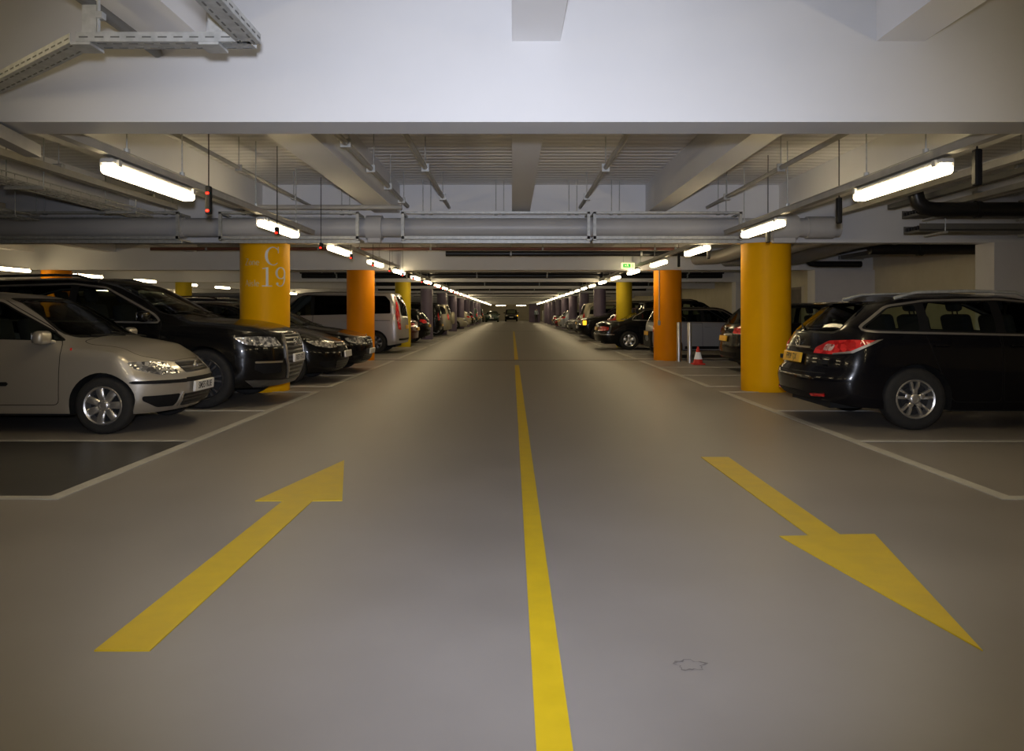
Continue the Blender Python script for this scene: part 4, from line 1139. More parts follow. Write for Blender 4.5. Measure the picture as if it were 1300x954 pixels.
# 9
ribbon(b, arc(.262, 1.872, .080, .088, 0, 360, lambda a: .012 + .024 * abs(math.cos(a)) ** 1.5), Rr, 0)
ribbon(b, [(.340, 1.872, .034), (.342, 1.83, .034), (.336, 1.77, .032), (.318, 1.715, .026), (.29, 1.68, .018), (.255, 1.665, .013), (.215, 1.672, .014), (.19, 1.692, .022)], Rr, 0)
ribbon(b, arc(.197, 1.702, .012, .012, 0, 360, lambda a: .02, 12), Rr, 0)
obj('large_lettering', b, M['letter'], main_col)
b = bmesh.new()
def small(word, x, z, h):
    w = h * .55; t, tt = h * .07, h * .16
    for ch in word:
        if ch == 'Z':
            ribbon(b, seg(x, z + h, x + w * 1.1, z + h, t), Rr, 0); ribbon(b, seg(x + w * 1.05, z + h, x + .002, z, tt), Rr, 0); ribbon(b, seg(x, z, x + w * 1.1, z, t), Rr, 0); x += w * 1.35
        elif ch == 'A':
            ribbon(b, seg(x, z, x + w * .62, z + h, t), Rr, 0); ribbon(b, seg(x + w * .6, z + h, x + w * 1.25, z, tt), Rr, 0); ribbon(b, seg(x + w * .25, z + h * .35, x + w, z + h * .35, t), Rr, 0); x += w * 1.5
        elif ch in 'oe':
            xh = h * .62
            a0, a1 = (0, 360) if ch == 'o' else (8, 320)
            ribbon(b, arc(x + w * .42, z + xh / 2, w * .38, xh / 2, a0, a1, lambda a: t + (tt - t) * abs(math.cos(a)), 16), Rr, 0)
            if ch == 'e': ribbon(b, seg(x + w * .06, z + xh * .55, x + w * .8, z + xh * .55, t), Rr, 0)
            x += w * 1.0
        elif ch == 'n':
            xh = h * .62
            ribbon(b, seg(x + w * .15, z, x + w * .15, z + xh, tt), Rr, 0); ribbon(b, arc(x + w * .48, z + xh * .65, w * .33, xh * .35, 180, 0, lambda a: tt * .7, 10), Rr, 0); ribbon(b, seg(x + w * .81, z, x + w * .81, z + xh * .7, tt), Rr, 0); x += w * 1.15
        elif ch == 'i':
            ribbon(b, seg(x + w * .15, z, x + w * .15, z + h * .62, tt), Rr, 0); ribbon(b, seg(x + w * .15, z + h * .8, x + w * .15, z + h * .92, tt), Rr, 0); x += w * .5
        elif ch == 'l':
            ribbon(b, seg(x + w * .15, z, x + w * .15, z + h, tt), Rr, 0); x += w * .5
        elif ch == 's':
            xh = h * .62
            ribbon(b, arc(x + w * .35, z + xh * .74, w * .26, xh * .25, 30, 270, lambda a: tt * .7, 10) + arc(x + w * .35, z + xh * .25, w * .26, xh * .25, 90, -150, lambda a: tt * .7, 10)[1:], Rr, 0); x += w * .98
small('Zone', -.325, 1.99, .10); obj('small_lettering', b, M['letter_faint'], main_col)
b = bmesh.new(); small('Aisle', -.325, 1.66, .10); obj('small_lettering', b, M['letter_faint'], main_col)

# ------------------------------------------------------------------ lights, trunking, indicators
def make_light():
    root = empty('fluorescent_light')
    b = bmesh.new(); rbox(b, (0, 0, .038), (.10, 1.46, .04), .015, 2); obj('housing', b, M['lamp_body'], root, 40)
    b = bmesh.new(); rbox(b, (0, 0, -.02), (.125, 1.42, .075), .03, 3); obj('diffuser', b, M['lamp'], root, 60)
    for y in (-.66, .66):
        b = bmesh.new(); box(b, (0, y, .025), (.142, .045, .05)); obj('clip', b, M['lamp_body'], root)
    return root
def copy_tree(o, parent=None):
    c = o.copy(); COL.objects.link(c); c.parent = parent
    for ch in list(o.children): copy_tree(ch, c)
    return c
L0 = make_light(); used = False
def put_light(x, y, z, label, group, rz=0):
    global used
    o = L0 if not used else copy_tree(L0); used = True
    o.location = (x, y, z); o.rotation_euler = (0, 0, rz); tag(o, label, 'light', group)
LROW = {-1: -2.96, 1: 3.18}
for side in (-1, 1):
    sd = 'left' if side < 0 else 'right'
    for i in range(30):
        y = 6.33 + 3.45 * i
        put_light(LROW[side], y, 2.325, f'lit fluorescent tube light in the {sd} row above the aisle, {nth(i)} from the viewer', f'{sd} row of aisle lights')
    for y in (2.85, -.6, -4.05, -7.5):
        put_light(LROW[side], y, 2.325, f'lit fluorescent light of the {sd} row overhead behind the viewer', f'{sd} lights behind the viewer')
n = 0
for (x, y) in ((-12.3, 15.4), (-12.3, 18.85), (-12.3, 22.3), (-12.3, 25.75), (-12.3, 29.2), (-12.3, 32.65), (-12.3, 36.1), (-19.2, 25.75), (-19.2, 29.2), (-19.2, 32.65), (-19.2, 36.1), (-19.2, 43.0), (-12.3, 43.0)):
    rw = 'nearer' if x > -15 else 'farther'
    put_light(x, y, 2.325, f'lit fluorescent light in the neighbouring aisle on the left, {rw} row, {nth(n if x > -15 else n - 7)} along', 'lights of the neighbouring aisle'); n += 1
for x in (-1.65, 1.35):
    put_light(x, 113.0, 2.285, f'lit fluorescent tube set crosswise at the far end, {"left" if x < 0 else "right"} one', 'crosswise lights at the far end', PI / 2)

def make_trunk(length, w=.07, h=.06, rods=(.3, .7), m='conduit', top=.8):
    root = empty('lighting_trunking')
    b = bmesh.new(); box(b, (0, 0, 0), (w, length, h)); box(b, (0, 0, h / 2 + .004), (w + .02, length, .008)); obj('channel', b, M[m], root)
    for t in rods:
        y = length * (t - .5)
        b = bmesh.new(); tube(b, [(0, y, h / 2), (0, y, top)], .006, 6); tube(b, [(0, y, h / 2), (0, y, h / 2 + .05)], .025, 8)
        obj('hanger_rod', b, M['galv'], root)
    return root
T0 = None
for side in (-1, 1):
    for i in range(9):
        ya, yb = BEAMS[i] + .16, BEAMS[i + 1] - .16
        if i == 0: o = make_trunk(6.6, .075, .055, (.17, .32, .62, .87)); yb = ya + 6.6
        elif T0 is None: o = T0 = make_trunk(7.4, .075, .055, (.17, .32, .62, .87))
        else: o = copy_tree(T0)
        o.location = (LROW[side], (ya + yb) / 2, 2.43)
        tag(o, f'grey trunking carrying the {"left" if side < 0 else "right"} row of lights, {nth(i)} length from the viewer', 'trunking', 'trunking above the aisle lights')
def conduit(name, x, z, ya, yb, r, m, label, clips=True, group='conduits under the ceiling'):
    root = empty(name, (x, (ya + yb) / 2, z)); L = yb - ya
    b = bmesh.new(); tube(b, [(0, -L / 2, 0), (0, L / 2, 0)], r, 10); obj('conduit', b, M[m], root, 60)
    if clips:
        for t in (.25, .55, .85):
            b = bmesh.new(); tube(b, [(0, L * (t - .5), 0), (0, L * (t - .5), 3.28 - z)], .006, 6); box(b, (0, L * (t - .5), 0), (r * 3.2, .03, r * 3.2)); obj('hanger', b, M['galv'], root)
    return tag(root, label, 'conduit', group)
xs = [(-3.15, .022), (-1.0, .028), (1.08, .028), (3.1, .028)]
for (x, r) in xs:
    conduit('ceiling_conduit', x, 2.92, BEAMS[0] + .16, BEAMS[1] - .16, r, 'conduit', f'thin grey ceiling conduit running lengthwise, {"left" if x < 0 else "right"} of the centre rib {"beyond" if abs(x) > 2 else "inside"} the wide rib')
for i, (x, z, m) in enumerate(((-4.9, 2.78, 'conduit'), (-6.2, 2.85, 'conduit_dark'), (-7.4, 2.80, 'conduit'), (-8.6, 2.8, 'conduit_dark'), (4.75, 2.70, 'conduit'), (5.5, 2.78, 'conduit_dark'), (6.3, 2.82, 'conduit'), (7.4, 2.84, 'conduit_dark'))):
    root = empty('cable_trunking', (x, 8.0, z))
    b = bmesh.new(); box(b, (0, 0, 0), (.10, 6.3, .07)); obj('channel', b, M[m], root)
    for y in (-2.2, .3, 2.4):
        b = bmesh.new(); tube(b, [(0, y, 0), (0, y, 3.28 - z)], .006, 6); rbox(b, (0, y, .05), (.12, .06, .05), .01, 1); obj('hanger_rod', b, M['galv'], root)
    tag(root, f'{"dark" if "dark" in m else "pale"} cable trunking running lengthwise over the {"left" if x < 0 else "right"} bays, {nth(i % 4)} from the aisle', 'trunking', 'trunking over the parking bays')
for x, z in ((-2.06, 2.76),):
    conduit('ceiling_conduit', x, z, -6, BEAMS[0] - .16, .03, 'conduit_dark', 'dark conduit beside the ceiling rib left of the cable tray, nearest the viewer', False)

# sprinkler style pipe with clamps along the left rib
root = empty('clamped_pipe', (-1.58, 8.6, 2.86))
b = bmesh.new(); tube(b, [(0, -3.6, 0), (0, 3.0, 0)], .03, 10); obj('pipe', b, M['conduit'], root, 60)
for y in (-1.3, 0, 1.2, 2.4):
    b = bmesh.new(); box(b, (0, y, .0), (.10, .04, .08)); tube(b, [(0.03, y, 0), (0.03, y, .4)], .006, 6); obj('clamp', b, M['galv'], root)
b = bmesh.new(); tube(b, [(0, -2.2, .05), (0, -2.2, .22)], .016, 8); obj('red_valve', b, mat('valve_red', (.5, .02, .03), .5), root)
tag(root, 'grey pipe with clamps and a red tip fixed along the wide left ceiling rib', 'pipe')
b = bmesh.new(); tube(b, [(-3.9, 11.3, 2.80), (-1.62, 11.3, 2.80)], .035, 10)
tag(obj('cross_pipe', b, M['conduit'], None, 60), 'short grey pipe running crosswise above the long grey duct, left of the aisle', 'pipe')

# indicators over the bays
def make_ind(lit):
    root = empty('bay_indicator')
    b = bmesh.new(); h = .09 if lit == 1 else .26; rbox(b, (0, 0, 0), (.05, .06, h), .012, 2); tube(b, [(0, 0, h * .4), (0, 0, 1.0)], .005, 6); obj('housing', b, M['black'], root)
    if lit:
        for z in ((-.10, .06) if lit == 2 else (-.03,)):
            b = bmesh.new(); rbox(b, (0, -.034, z), (.030, .012, .022), .005, 1); obj('red_light', b, M['led'], root)
    return root
I0, I1, I2 = make_ind(1), make_ind(0), make_ind(2); ui = {}
for lit, x, ys in ((True, -2.78, [7.04] + [7.0 + 2.09 * k for k in range(1, 22)]), (False, 3.3, [5.45, 7.75, 9.9, 12.9, 15.2])):
    for i, y in enumerate(ys):
        p = (I2 if i == 0 else I0) if lit else I1
        o = p if p.name not in ui else copy_tree(p); ui[p.name] = True
        o.location = (x, y, 2.28 if i == 0 or not lit else 2.22)
        tag(o, f'{"black bay indicator with red lights" if lit else "black unlit bay indicator"} hanging beside the {"left" if lit else "right"} light row, {nth(i)} from the viewer', 'indicator', f'{"left" if lit else "right"} bay indicators')

# ------------------------------------------------------------------ long duct in front of the second beam
YD, ZD = 11.75, 2.55
root = empty('ventilation_duct', (-4.0, YD, ZD))
b = bmesh.new(); tube(b, [(-18, 0, 0), (9.0, 0, 0)], .145, 28); obj('pipe', b, M['pipe_grey'], root, 40)
for x0, x1, r in ((1.78, 2.02, .185), (7.95, 8.35, .185), (-1.2, -1.0, .165), (8.5, 8.9, .17)):
    b = bmesh.new(); tube(b, [(x0, 0, 0), (x1, 0, 0)], r, 28); obj('collar', b, M['pipe_grey'], root, 40)
for x, w_ in ((1.9, .2), (8.15, .34)):
    b = bmesh.new(); rbox(b, (x, -.02, -.19), (w_, .12, .1), .01, 1); obj('outlet_nozzle', b, M['pipe_grey'], root)
tag(root, 'long pale grey round duct crossing the ceiling above the yellow columns', 'duct')
def frame(x0, x1, label):
    root = empty('support_frame', ((x0 + x1) / 2, YD - .22, 2.55)); w = x1 - x0
    for nm, z, y, h in (('top_rail', .20, 0, .035), ('bottom_rail', -.175, 0, .045), ('top_rail', .17, .40, .035), ('bottom_rail', -.225, .1, .05)):
        b = bmesh.new(); box(b, (0, y, z), (w, .045, h)); obj(nm, b, M['galv'], root)
    for x in (-w / 2 + .02, w / 2 - .02):
        b = bmesh.new(); box(b, (x, 0, 0), (.045, .045, .42)); box(b, (x, .2, -.2), (.045, .44, .03)); box(b, (x, .2, .185), (.045, .44, .03)); obj('upright', b, M['galv'], root)
    for x in np.linspace(-w / 2 + .3, w / 2 - .3, max(2, int(w / .9))):
        for dx in (0, .12):
            b = bmesh.new(); tube(b, [(x + dx, .2, .2), (x + dx, .2, .73)], .007, 6); box(b, (x + dx, .2, .22), (.05, .08, .05)); obj('hanger_rod', b, M['galv'], root)
    tag(root, label, 'support frame', 'frames around the long grey duct')
frame(-10.5, -5.0, 'galvanised frame around the long duct at the far left over the parked SUV')
frame(-4.4, -2.3, 'galvanised frame around the long duct above the lettered yellow column')
frame(-1.66, 1.17, 'galvanised frame around the long duct in the middle of the aisle')
frame(1.22, 3.45, 'galvanised frame around the long duct right of the aisle centre')
# pipes beyond
def xpipe(name, y, z, x0, x1, r, m, label, hang=True):
    root = empty(name, ((x0 + x1) / 2, y, z)); w = x1 - x0
    b = bmesh.new(); tube(b, [(-w / 2, 0, 0), (w / 2, 0, 0)], r, 14); obj('pipe', b, M[m], root, 60)
    if hang:
        nn = max(2, int(w / 2.2))
        for k in range(nn):
            x = -w / 2 + w * (k + .5) / nn
            b = bmesh.new(); tube(b, [(x, 0, 0), (x, 0, 3.28 - z)], .008, 6); tube(b, [(x - .02, 0, 0), (x + .02, 0, 0)], r * 1.25, 12); obj('hanger', b, M['galv'], root)
    return tag(root, label, 'pipe')
xpipe('service_pipe', 17.0, 2.66, -8.0, 4.4, .035, 'pipe_red', 'thin red-brown pipe crossing the ceiling between the first two beams beyond the duct')
xpipe('service_pipe', 17.4, 2.585, -1.5, 4.4, .06, 'pipe_black', 'black pipe crossing the ceiling just below the red-brown pipe')
for i, y in enumerate([q - .5 for q in BEAMS[3:]]):  # black pairs, added to the pipe runs here to darken the far ceiling
    xpipe('service_pipe', y - .25, 2.72, -7.5, 7.5, .10, 'pipe_black', f'upper black pipe added to darken the aisle ceiling in the distance, {nth(i)} after the orange columns')
    xpipe('service_pipe', y, 2.565, -7.5, 7.5, .095, 'pipe_black', f'lower black pipe added to darken the aisle ceiling in the distance, {nth(i)} after the orange columns')
    xpipe('service_pipe', y - 2.2, 2.62, -7.5, 7.5, .05, 'pipe_grey', f'grey pipe across the aisle ceiling in the distance, {nth(i)} after the orange columns')
# black drain pipes at the right
root = empty('drain_pipe', (7.2, 9.9, 2.58))
b = bmesh.new(); tube(b, [(-2.0, 0, .62), (-2.0, 0, .22), (-1.97, 0, .10), (-1.88, 0, .02), (-1.75, 0, 0), (2.2, 0, 0)], .095, 16); obj('pipe', b, M['pipe_black'], root, 60)
for x in (-1.2, .1, 1.4):
    b = bmesh.new(); tube(b, [(x - .03, 0, 0), (x + .03, 0, 0)], .112, 16); obj('joint_collar', b, M['pipe_black'], root, 60)
tag(root, 'thick black drain pipe with an elbow over the black estate car', 'pipe')
root = empty('drain_pipe', (7.9, 14.6, 2.46))
b = bmesh.new(); tube(b, [(-1.1, 0, 0), (1.45, 0, 0)], .11, 16); obj('pipe', b, M['pipe_black'], root, 60)
b = bmesh.new(); tube(b, [(-.2, 0, 0), (-.1, 0, 0)], .13, 16); obj('joint_collar', b, M['pipe_black'], root, 60)
tag(root, 'shorter black drain pipe against the cream wall, below the elbowed one', 'pipe')
root = empty('drain_pipe', (7.6, 17.6, 2.36))
b = bmesh.new(); tube(b, [(-.9, 0, .3), (-.85, 0, .1), (-.75, 0, .02), (-.6, 0, 0), (.4, 0, 0)], .07, 14); obj('pipe', b, M['pipe_black'], root, 60)
tag(root, 'small black drain pipe in front of the pale grey wall pier', 'pipe')
for i, (x, ya, yb, z, r) in enumerate(((4.75, 12.7, 19.8, 2.60, .16), (5.5, 12.7, 19.8, 2.52, .12), (6.4, 12.7, 19.8, 2.55, .15))):
    root = empty('flexible_duct', (x, (ya + yb) / 2, z)); h = (yb - ya) / 2
    b = bmesh.new(); tube(b, [(0.1 * math.sin(t * 3), -h + 2 * h * t, .05 * math.sin(t * 7)) for t in np.linspace(0, 1, 13)], r, 18); obj('ribbed_hose', b, M['flex'], root, 60)
    b = bmesh.new(); tube(b, [(0, -h + .05, 0), (0, -h + .15, 0)], r * 1.12, 18); obj('clamp_ring', b, M['galv'], root, 60)
    tag(root, f'ribbed silver flexible duct beyond the plain yellow column, {nth(i)} from the aisle', 'duct', 'flexible ducts on the right')
for i, (x, z) in enumerate(((-5.2, 2.6), (-6.8, 2.55), (6.9, 2.9))):
    root = empty('cable_basket', (x, 8.2, z))
    b = bmesh.new()
    for dx in (-.15, -.05, .05, .15): tube(b, [(dx, -2.6, 0), (dx, 2.6, 0)], .008, 5)
    for sx in (-.15, .15): tube(b, [(sx, -2.6, .06), (sx, 2.6, .06)], .008, 5)
    for k in range(27):
        y = -2.6 + .2 * k; tube(b, [(-.15, y, .06), (-.15, y, 0), (.15, y, 0), (.15, y, .06)], .006, 5)
    obj('wire_basket', b, M['galv'], root)
    for y in (-2, 0, 2):
        b = bmesh.new(); box(b, (0, y, -.02), (.42, .04, .03)); tube(b, [(-.2, y, 0), (-.2, y, 3.27 - z)], .006, 6); tube(b, [(.2, y, 0), (.2, y, 3.27 - z)], .006, 6); obj('bracket', b, M['galv'], root)
    tag(root, f'galvanised wire cable basket under the ceiling over the {"left" if x < 0 else "right"} bays' + (', nearer the aisle' if i == 0 else ', farther from the aisle' if i == 1 else ''), 'cable basket')

root = empty('wall_cable_tray', (8.75, 37.0, 2.68))
b = bmesh.new(); box(b, (0, 0, 0), (.5, 46.0, .10)); obj('tray', b, M['conduit_dark'], root)
for k in range(12):
    b = bmesh.new(); box(b, (0, -21 + 3.8 * k, -.06), (.62, .05, .03)); tube(b, [(-.29, -21 + 3.8 * k, -.05), (-.29, -21 + 3.8 * k, .6)], .008, 6); obj('bracket', b, M['galv'], root)
tag(root, 'long dark cable tray running high along the cream right wall', 'cable tray')
for i, (y, z) in enumerate(((11.15, 2.42), (11.2, 2.66))):
    root = empty('cable_tray', (7.55, y, z))
    b = bmesh.new(); box(b, (0, 0, 0), (3.5, .45, .03)); box(b, (0, -.22, .05), (3.5, .01, .10)); box(b, (0, .22, .05), (3.5, .01, .10)); obj('tray', b, M['conduit_dark'], root)
    for k in range(5):
        b = bmesh.new(); tube(b, [(-1.75, -.16 + .08 * k, .045), (1.75, -.16 + .08 * k, .045)], .03, 8); obj('cable', b, M['pipe_black'], root, 60)
    for x in (-1.4, 0, 1.4):
        b = bmesh.new(); box(b, (x, 0, -.03), (.05, .55, .03)); zt = .17 if i == 0 else .16; tube(b, [(x, -.25, -.03), (x, -.25, zt)], .007, 6); tube(b, [(x, .25, -.03), (x, .25, zt)], .007, 6); obj('bracket', b, M['galv'], root)
    tag(root, f'dark cable tray full of black cables over the right bays, {"lower" if i == 0 else "upper"} of the two', 'cable tray')

# ------------------------------------------------------------------ foreground cable tray
root = empty('cable_tray', (-1.6, 3.5, 2.47))
def tray(name, p0, p1, w=.10):
    b = bmesh.new(); p0, p1 = Vector(p0), Vector(p1); d = (p1 - p0); n = Vector((-d.y, d.x, 0)).normalized()
    bar(b, p0, p1, w, .004)
    for sg in (-1, 1): bar(b, p0 + n * sg * w / 2 + Vector((0, 0, .02)), p1 + n * sg * w / 2 + Vector((0, 0, .02)), .004, .042)
    Ld = d.length
    nf = len(b.faces); s = b; k = int(Ld / .07)
    for i in range(k):
        c = p0 + d * ((i + .5) / k)
        for q in (-.028, .028):
            e = d.normalized() * .02
            bar(s, c + n * q - e - Vector((0, 0, .0035)), c + n * q + e - Vector((0, 0, .0035)), .007, .003)
        for sg in (-1, 1):
            e = d.normalized() * .02
            bar(s, c + n * sg * (w / 2 + .0025) - e + Vector((0, 0, .018)), c + n * sg * (w / 2 + .0025) + e + Vector((0, 0, .018)), .003, .006)
    b.faces.ensure_lookup_table()
    for f in b.faces[nf:]: f.material_index = 1
    obj(name, b, [M['galv'], M['slot']], root)
tray('tray_section', (-.36, 0, 0), (.42, 0, 0)); tray('tray_section', (.41, -.02, 0), (.44, -2.2, 0)); tray('tray_section', (-.36, 0, 0), (-1.75, 1.08, -.02))
for x in (-.335, .24):
    b = bmesh.new(); box(b, (x, .02, .09), (.065, .012, .20)); box(b, (x, 0, -.012), (.09, .12, .012)); tube(b, [(x + .04, .02, .0), (x + .04, .02, .8)], .008, 6); box(b, (x + .05, .02, .14), (.03, .04, .03)); obj('hanger_bracket', b, M['galv'], root)
tag(root, 'galvanised slotted cable tray bending round a corner at the upper left ceiling', 'cable tray')
b = bmesh.new(); bar(b, (-2.93, 4.1, 2.30), (-3.11, 4.99, 2.30), .09, .08)
tag(obj('cable_trunking', b, M['conduit']), 'short grey trunking end poking out below the near beam at far left', 'trunking')

# ------------------------------------------------------------------ exit signs
def exit_sign(x, y, z, w, label):
    h = w * .44
    root = empty('exit_sign', (x, y, z))
    b = bmesh.new(); rbox(b, (0, .03, 0), (w, .06, h), .01, 1); obj('light_box', b, M['sign_face'], root)
    b = bmesh.new()
    box(b, (-w * .10, -.004, 0), (w * .56, .004, h * .62))
    box(b, (w * .33, -.004, 0), (w * .05, .004, h * .62))
    obj('green_panel', b, M['sign_green'], root)
    b = bmesh.new(); s = h * .5
    def st(x0, z0, x1, z1, t): bar(b, (x0 * s, -.009, z0 * s), (x1 * s, -.009, z1 * s), .003, t * s)
    ox = -.2
    st(ox - .05, .32, ox + .1, .05, .16); st(ox + .1, .05, ox + .3, -.2, .12); st(ox + .3, -.2, ox + .28, -.45, .1); st(ox + .06, .05, ox - .15, -.2, .12); st(ox - .15, -.2, ox - .4, -.22, .1)
    st(ox - .02, .28, ox + .3, .12, .09); st(ox - .05, .3, ox - .3, .12, .09); tube(b, [(ox * s - .1 * s, -.011, .46 * s), (ox * s - .1 * s, -.008, .46 * s)], .1 * s, 12)
    st(-1.15, 0, -.62, 0, .14); st(-1.15, 0, -.95, .22, .12); st(-1.15, 0, -.95, -.22, .12)
    obj('pictogram', b, M['sign_face'], root)
    b = bmesh.new(); tube(b, [(-w * .35, .03, h / 2), (-w * .35, .03, h / 2 + .3)], .006, 6); tube(b, [(w * .35, .03, h / 2), (w * .35, .03, h / 2 + .3)], .006, 6); obj('hanger_rod', b, M['galv'], root)
    tag(root, label, 'exit sign')
exit_sign(2.95, 19.5, 2.44, .34, 'green and yellow illuminated exit sign in front of the beam above the orange column')
exit_sign(2.9, 46.0, 2.5, .40, 'green and yellow exit sign far down the right light row')

# ------------------------------------------------------------------ bollards, cone
for x, y, lb in ((4.27, 19.66, 'steel bollard touching the orange column, the left of the pair'), (4.40, 19.02, 'steel bollard nearest the traffic cone')):
    root = empty('bollard', (x, y, 0))
    b = bmesh.new(); lathe(b, [(.054, 0), (.054, .985), (.048, 1.0), (.001, 1.004)], 24, 'Z'); obj('post', b, M['steel_post'], root, 40)
    b = bmesh.new(); lathe(b, [(.09, 0), (.09, .008), (.055, .012)], 24, 'Z'); obj('base_plate', b, M['steel_post'], root, 40)
    tag(root, lb, 'bollard')
root = empty('traffic_cone', (4.47, 18.45, 0))
b = bmesh.new(); rbox(b, (0, 0, .018), (.29, .29, .036), .012, 2); obj('base', b, M['cone_red'], root)
b = bmesh.new(); lathe(b, [(.12, .03), (.115, .05), (.095, .13)], 28, 'Z'); obj('cone_body', b, M['cone_red'], root, 40); b = bmesh.new(); lathe(b, [(.052, .30), (.03, .39), (.024, .40), (.022, .43), (.001, .43)], 28, 'Z'); obj('cone_tip', b, M['cone_red'], root, 40)
b = bmesh.new(); lathe(b, [(.097, .13), (.054, .30)], 28, 'Z'); obj('reflective_sleeve', b, M['cone_white'], root, 40)
tag(root, 'red traffic cone with white sleeve beside the steel bollards', 'traffic cone')

# ------------------------------------------------------------------ cars near the viewer
place(make_car(hatch_a), -3.49 - 1.92, 8.66, 0, 'champagne silver small hatchback, nose to the aisle, nearest car on the left')
place(make_car(suv_a), -3.05 - 2.53, 10.93, 0, 'large black SUV parked between the silver hatchback and the lettered column')
HB = place(make_car(hatch_b), -3.04 - 2.12, 14.15, 0, 'black hatchback facing the aisle just beyond the lettered yellow column')
SA = place(make_car(saloon_a), -3.02 - 2.26, 16.5, 0, 'black saloon with twin grilles facing the aisle in front of the orange column')
place(make_car(van), -3.3 - 2.4, 24.2, PI, 'silver passenger van with tall red tail lights behind the orange column', 'van')
place(make_car(estate), 3.22 + 2.385, 9.0, 0, 'black estate car with roof rails, rear to the aisle, nearest car on the right')
HR = copy_car(HB); place(HR, 4.52 + 2.12, 16.45, 0, 'black hatchback parked deep in its bay behind the plain yellow column')
place(make_car(mini), 3.85 + 1.82, 22.0, 0, 'pale silver small car with black roof behind the bollards and orange column')
SB = place(make_car(saloon_b), 2.85 + 2.37, 26.5, 0, 'black saloon with chrome bumper strip reversed out past the mustard column')
UB = make_car(suv_b)
place(UB, 2.92 + 2.2, 34.35, PI, 'black boxy off-roader with glowing amber side lamp facing the aisle')
b = bmesh.new(); rbox(b, (1.95, .84, .80), (.16, .16, .2), .03, 2); obj('amber_side_lamp', b, M['amber'], UB)
def suv_silver():
    return make_car(suv_b, dict(paint=P_BEIGE, L=4.1, plates=[], extra=[spare_wheel(.95, P_BEIGE)]))
SS = place(suv_silver(), -3.3 - 2.05, 42.1, PI, 'silver SUV with a spare wheel on its tail, far along the left row')

def far(src, x_end, y, rot, paint_, label, side):
    """x_end: end nearest the aisle"""
    spL = {HB: 4.25, SA: 4.52, SB: 4.74, UB: 4.4}[src]
    old = {HB: P_BLACK, SA: P_BLACK2, SB: P_BLACK, UB: P_BLACK}[src]
    o = copy_car(src, old if paint_ is not old else None, paint_, lite=y > 27)
    for ch in list(o.children):
        if base_name(ch) == 'amber_side_lamp': bpy.data.objects.remove(ch)
    cx = x_end + side * spL / 2
    return place(o, cx, y, rot, label, 'car', f'cars far down the {"left" if side < 0 else "right"} row' if y > 50 else None)
# left row: nose-out rot=0, nose-in rot=PI ; right row: nose-in rot=0, nose-out rot=PI
far(SA, -3.6, 29.6, PI, P_DRED, 'dark red saloon, only its tail showing past the mustard column by the van', -1)
far(HB, -3.4, 32.0, PI, P_BLACK, 'dark hatchback with a lit green-tinted rear window beyond the van', -1)
far(UB, -3.6, 39.8, PI, P_BLACK, 'black SUV parked tail out just before the silver SUV with spare wheel', -1)
far(UB, 4.75, 29.7, 0, P_BLACK, 'dark SUV with roof bars behind the black saloon', 1)
far(HB, 3.9, 32.0, 0, P_RED, 'red hatchback peeping out left of the mustard column', 1)
cols = [('black', P_BLACK), ('grey', P_GREY), ('silver', P_BEIGE), ('dark green', P_GREEN), ('navy', P_NAVY), ('dark red', P_RED), ('pale blue', P_MINI)]
kinds = [('hatchback', HB), ('saloon', SA), ('SUV', UB), ('four door saloon', SB)]
seqL = [(57.8, 3, 2, 0), (63.4, 0, 2, 1), (68.3, 0, 0, 1), (71, 1, 0, 0), (76.5, 2, 3, 1), (78.8, 0, 0, 1), (84, 1, 3, 0), (86.5, 3, 3, 1), (92, 2, 0, 1)]
for i, (y, kd, cl, out) in enumerate(seqL):
    far(kinds[kd][1], -3.35, y, PI if out else 0, cols[cl][1], f'{cols[cl][0]} {kinds[kd][0]}, {nth(i)} car beyond the silver SUV in the left row', -1)
seqR = [(37.6, 2, 2, 1), (39.8, 0, 0, 1), (45.4, 1, 1, 0), (47.7, 0, 4, 0), (53.2, 0, 6, 1), (55.5, 1, 2, 1), (61, 0, 5, 0), (63.3, 1, 0, 1)]
for i, (y, kd, cl, out) in enumerate(seqR):
    far(kinds[kd][1], 3.3, y, 0 if out else PI, cols[cl][1], f'{cols[cl][0]} {kinds[kd][0]}, {nth(i)} car beyond the off-roader in the right row', 1)
# across the far end
o = copy_car(UB, None, None, True); place(o, -.1, 108.5, -PI / 2, 'dark off-roader with amber lamp parked across the far end of the aisle')
o = copy_car(HB, P_BLACK, P_GREEN, True); place(o, -2.6, 101.0, -PI / 2, 'dark green car standing at the far end left of the off-roader')
o = copy_car(SA, P_BLACK2, P_GREEN, True); place(o, -4.6, 102.5, -PI / 2, 'dark green saloon at the far end beside the left row')
# second row on the left, backs to the van
o = copy_car(UB, P_BLACK, P_NAVY); place(o, -8.45 - 2.2, 24.3, PI, 'dark people carrier in the neighbouring row seen behind the lettered column')
for ch in list(o.children):
    if base_name(ch) == 'amber_side_lamp': bpy.data.objects.remove(ch)

# ------------------------------------------------------------------ far end bits
root = empty('cabinet', (4.6, 99.6, 0))
b = bmesh.new(); rbox(b, (0, 0, .75), (1.3, .6, 1.5), .02, 1); obj('carcass', b, M['cabinet'], root)
for x in (-.32, .32):
    b = bmesh.new(); rbox(b, (x, -.31, .75), (.6, .02, 1.4), .005, 1); obj('door', b, M['cabinet'], root)
tag(root, 'white cabinet standing by the purple wall at the far end', 'cabinet')

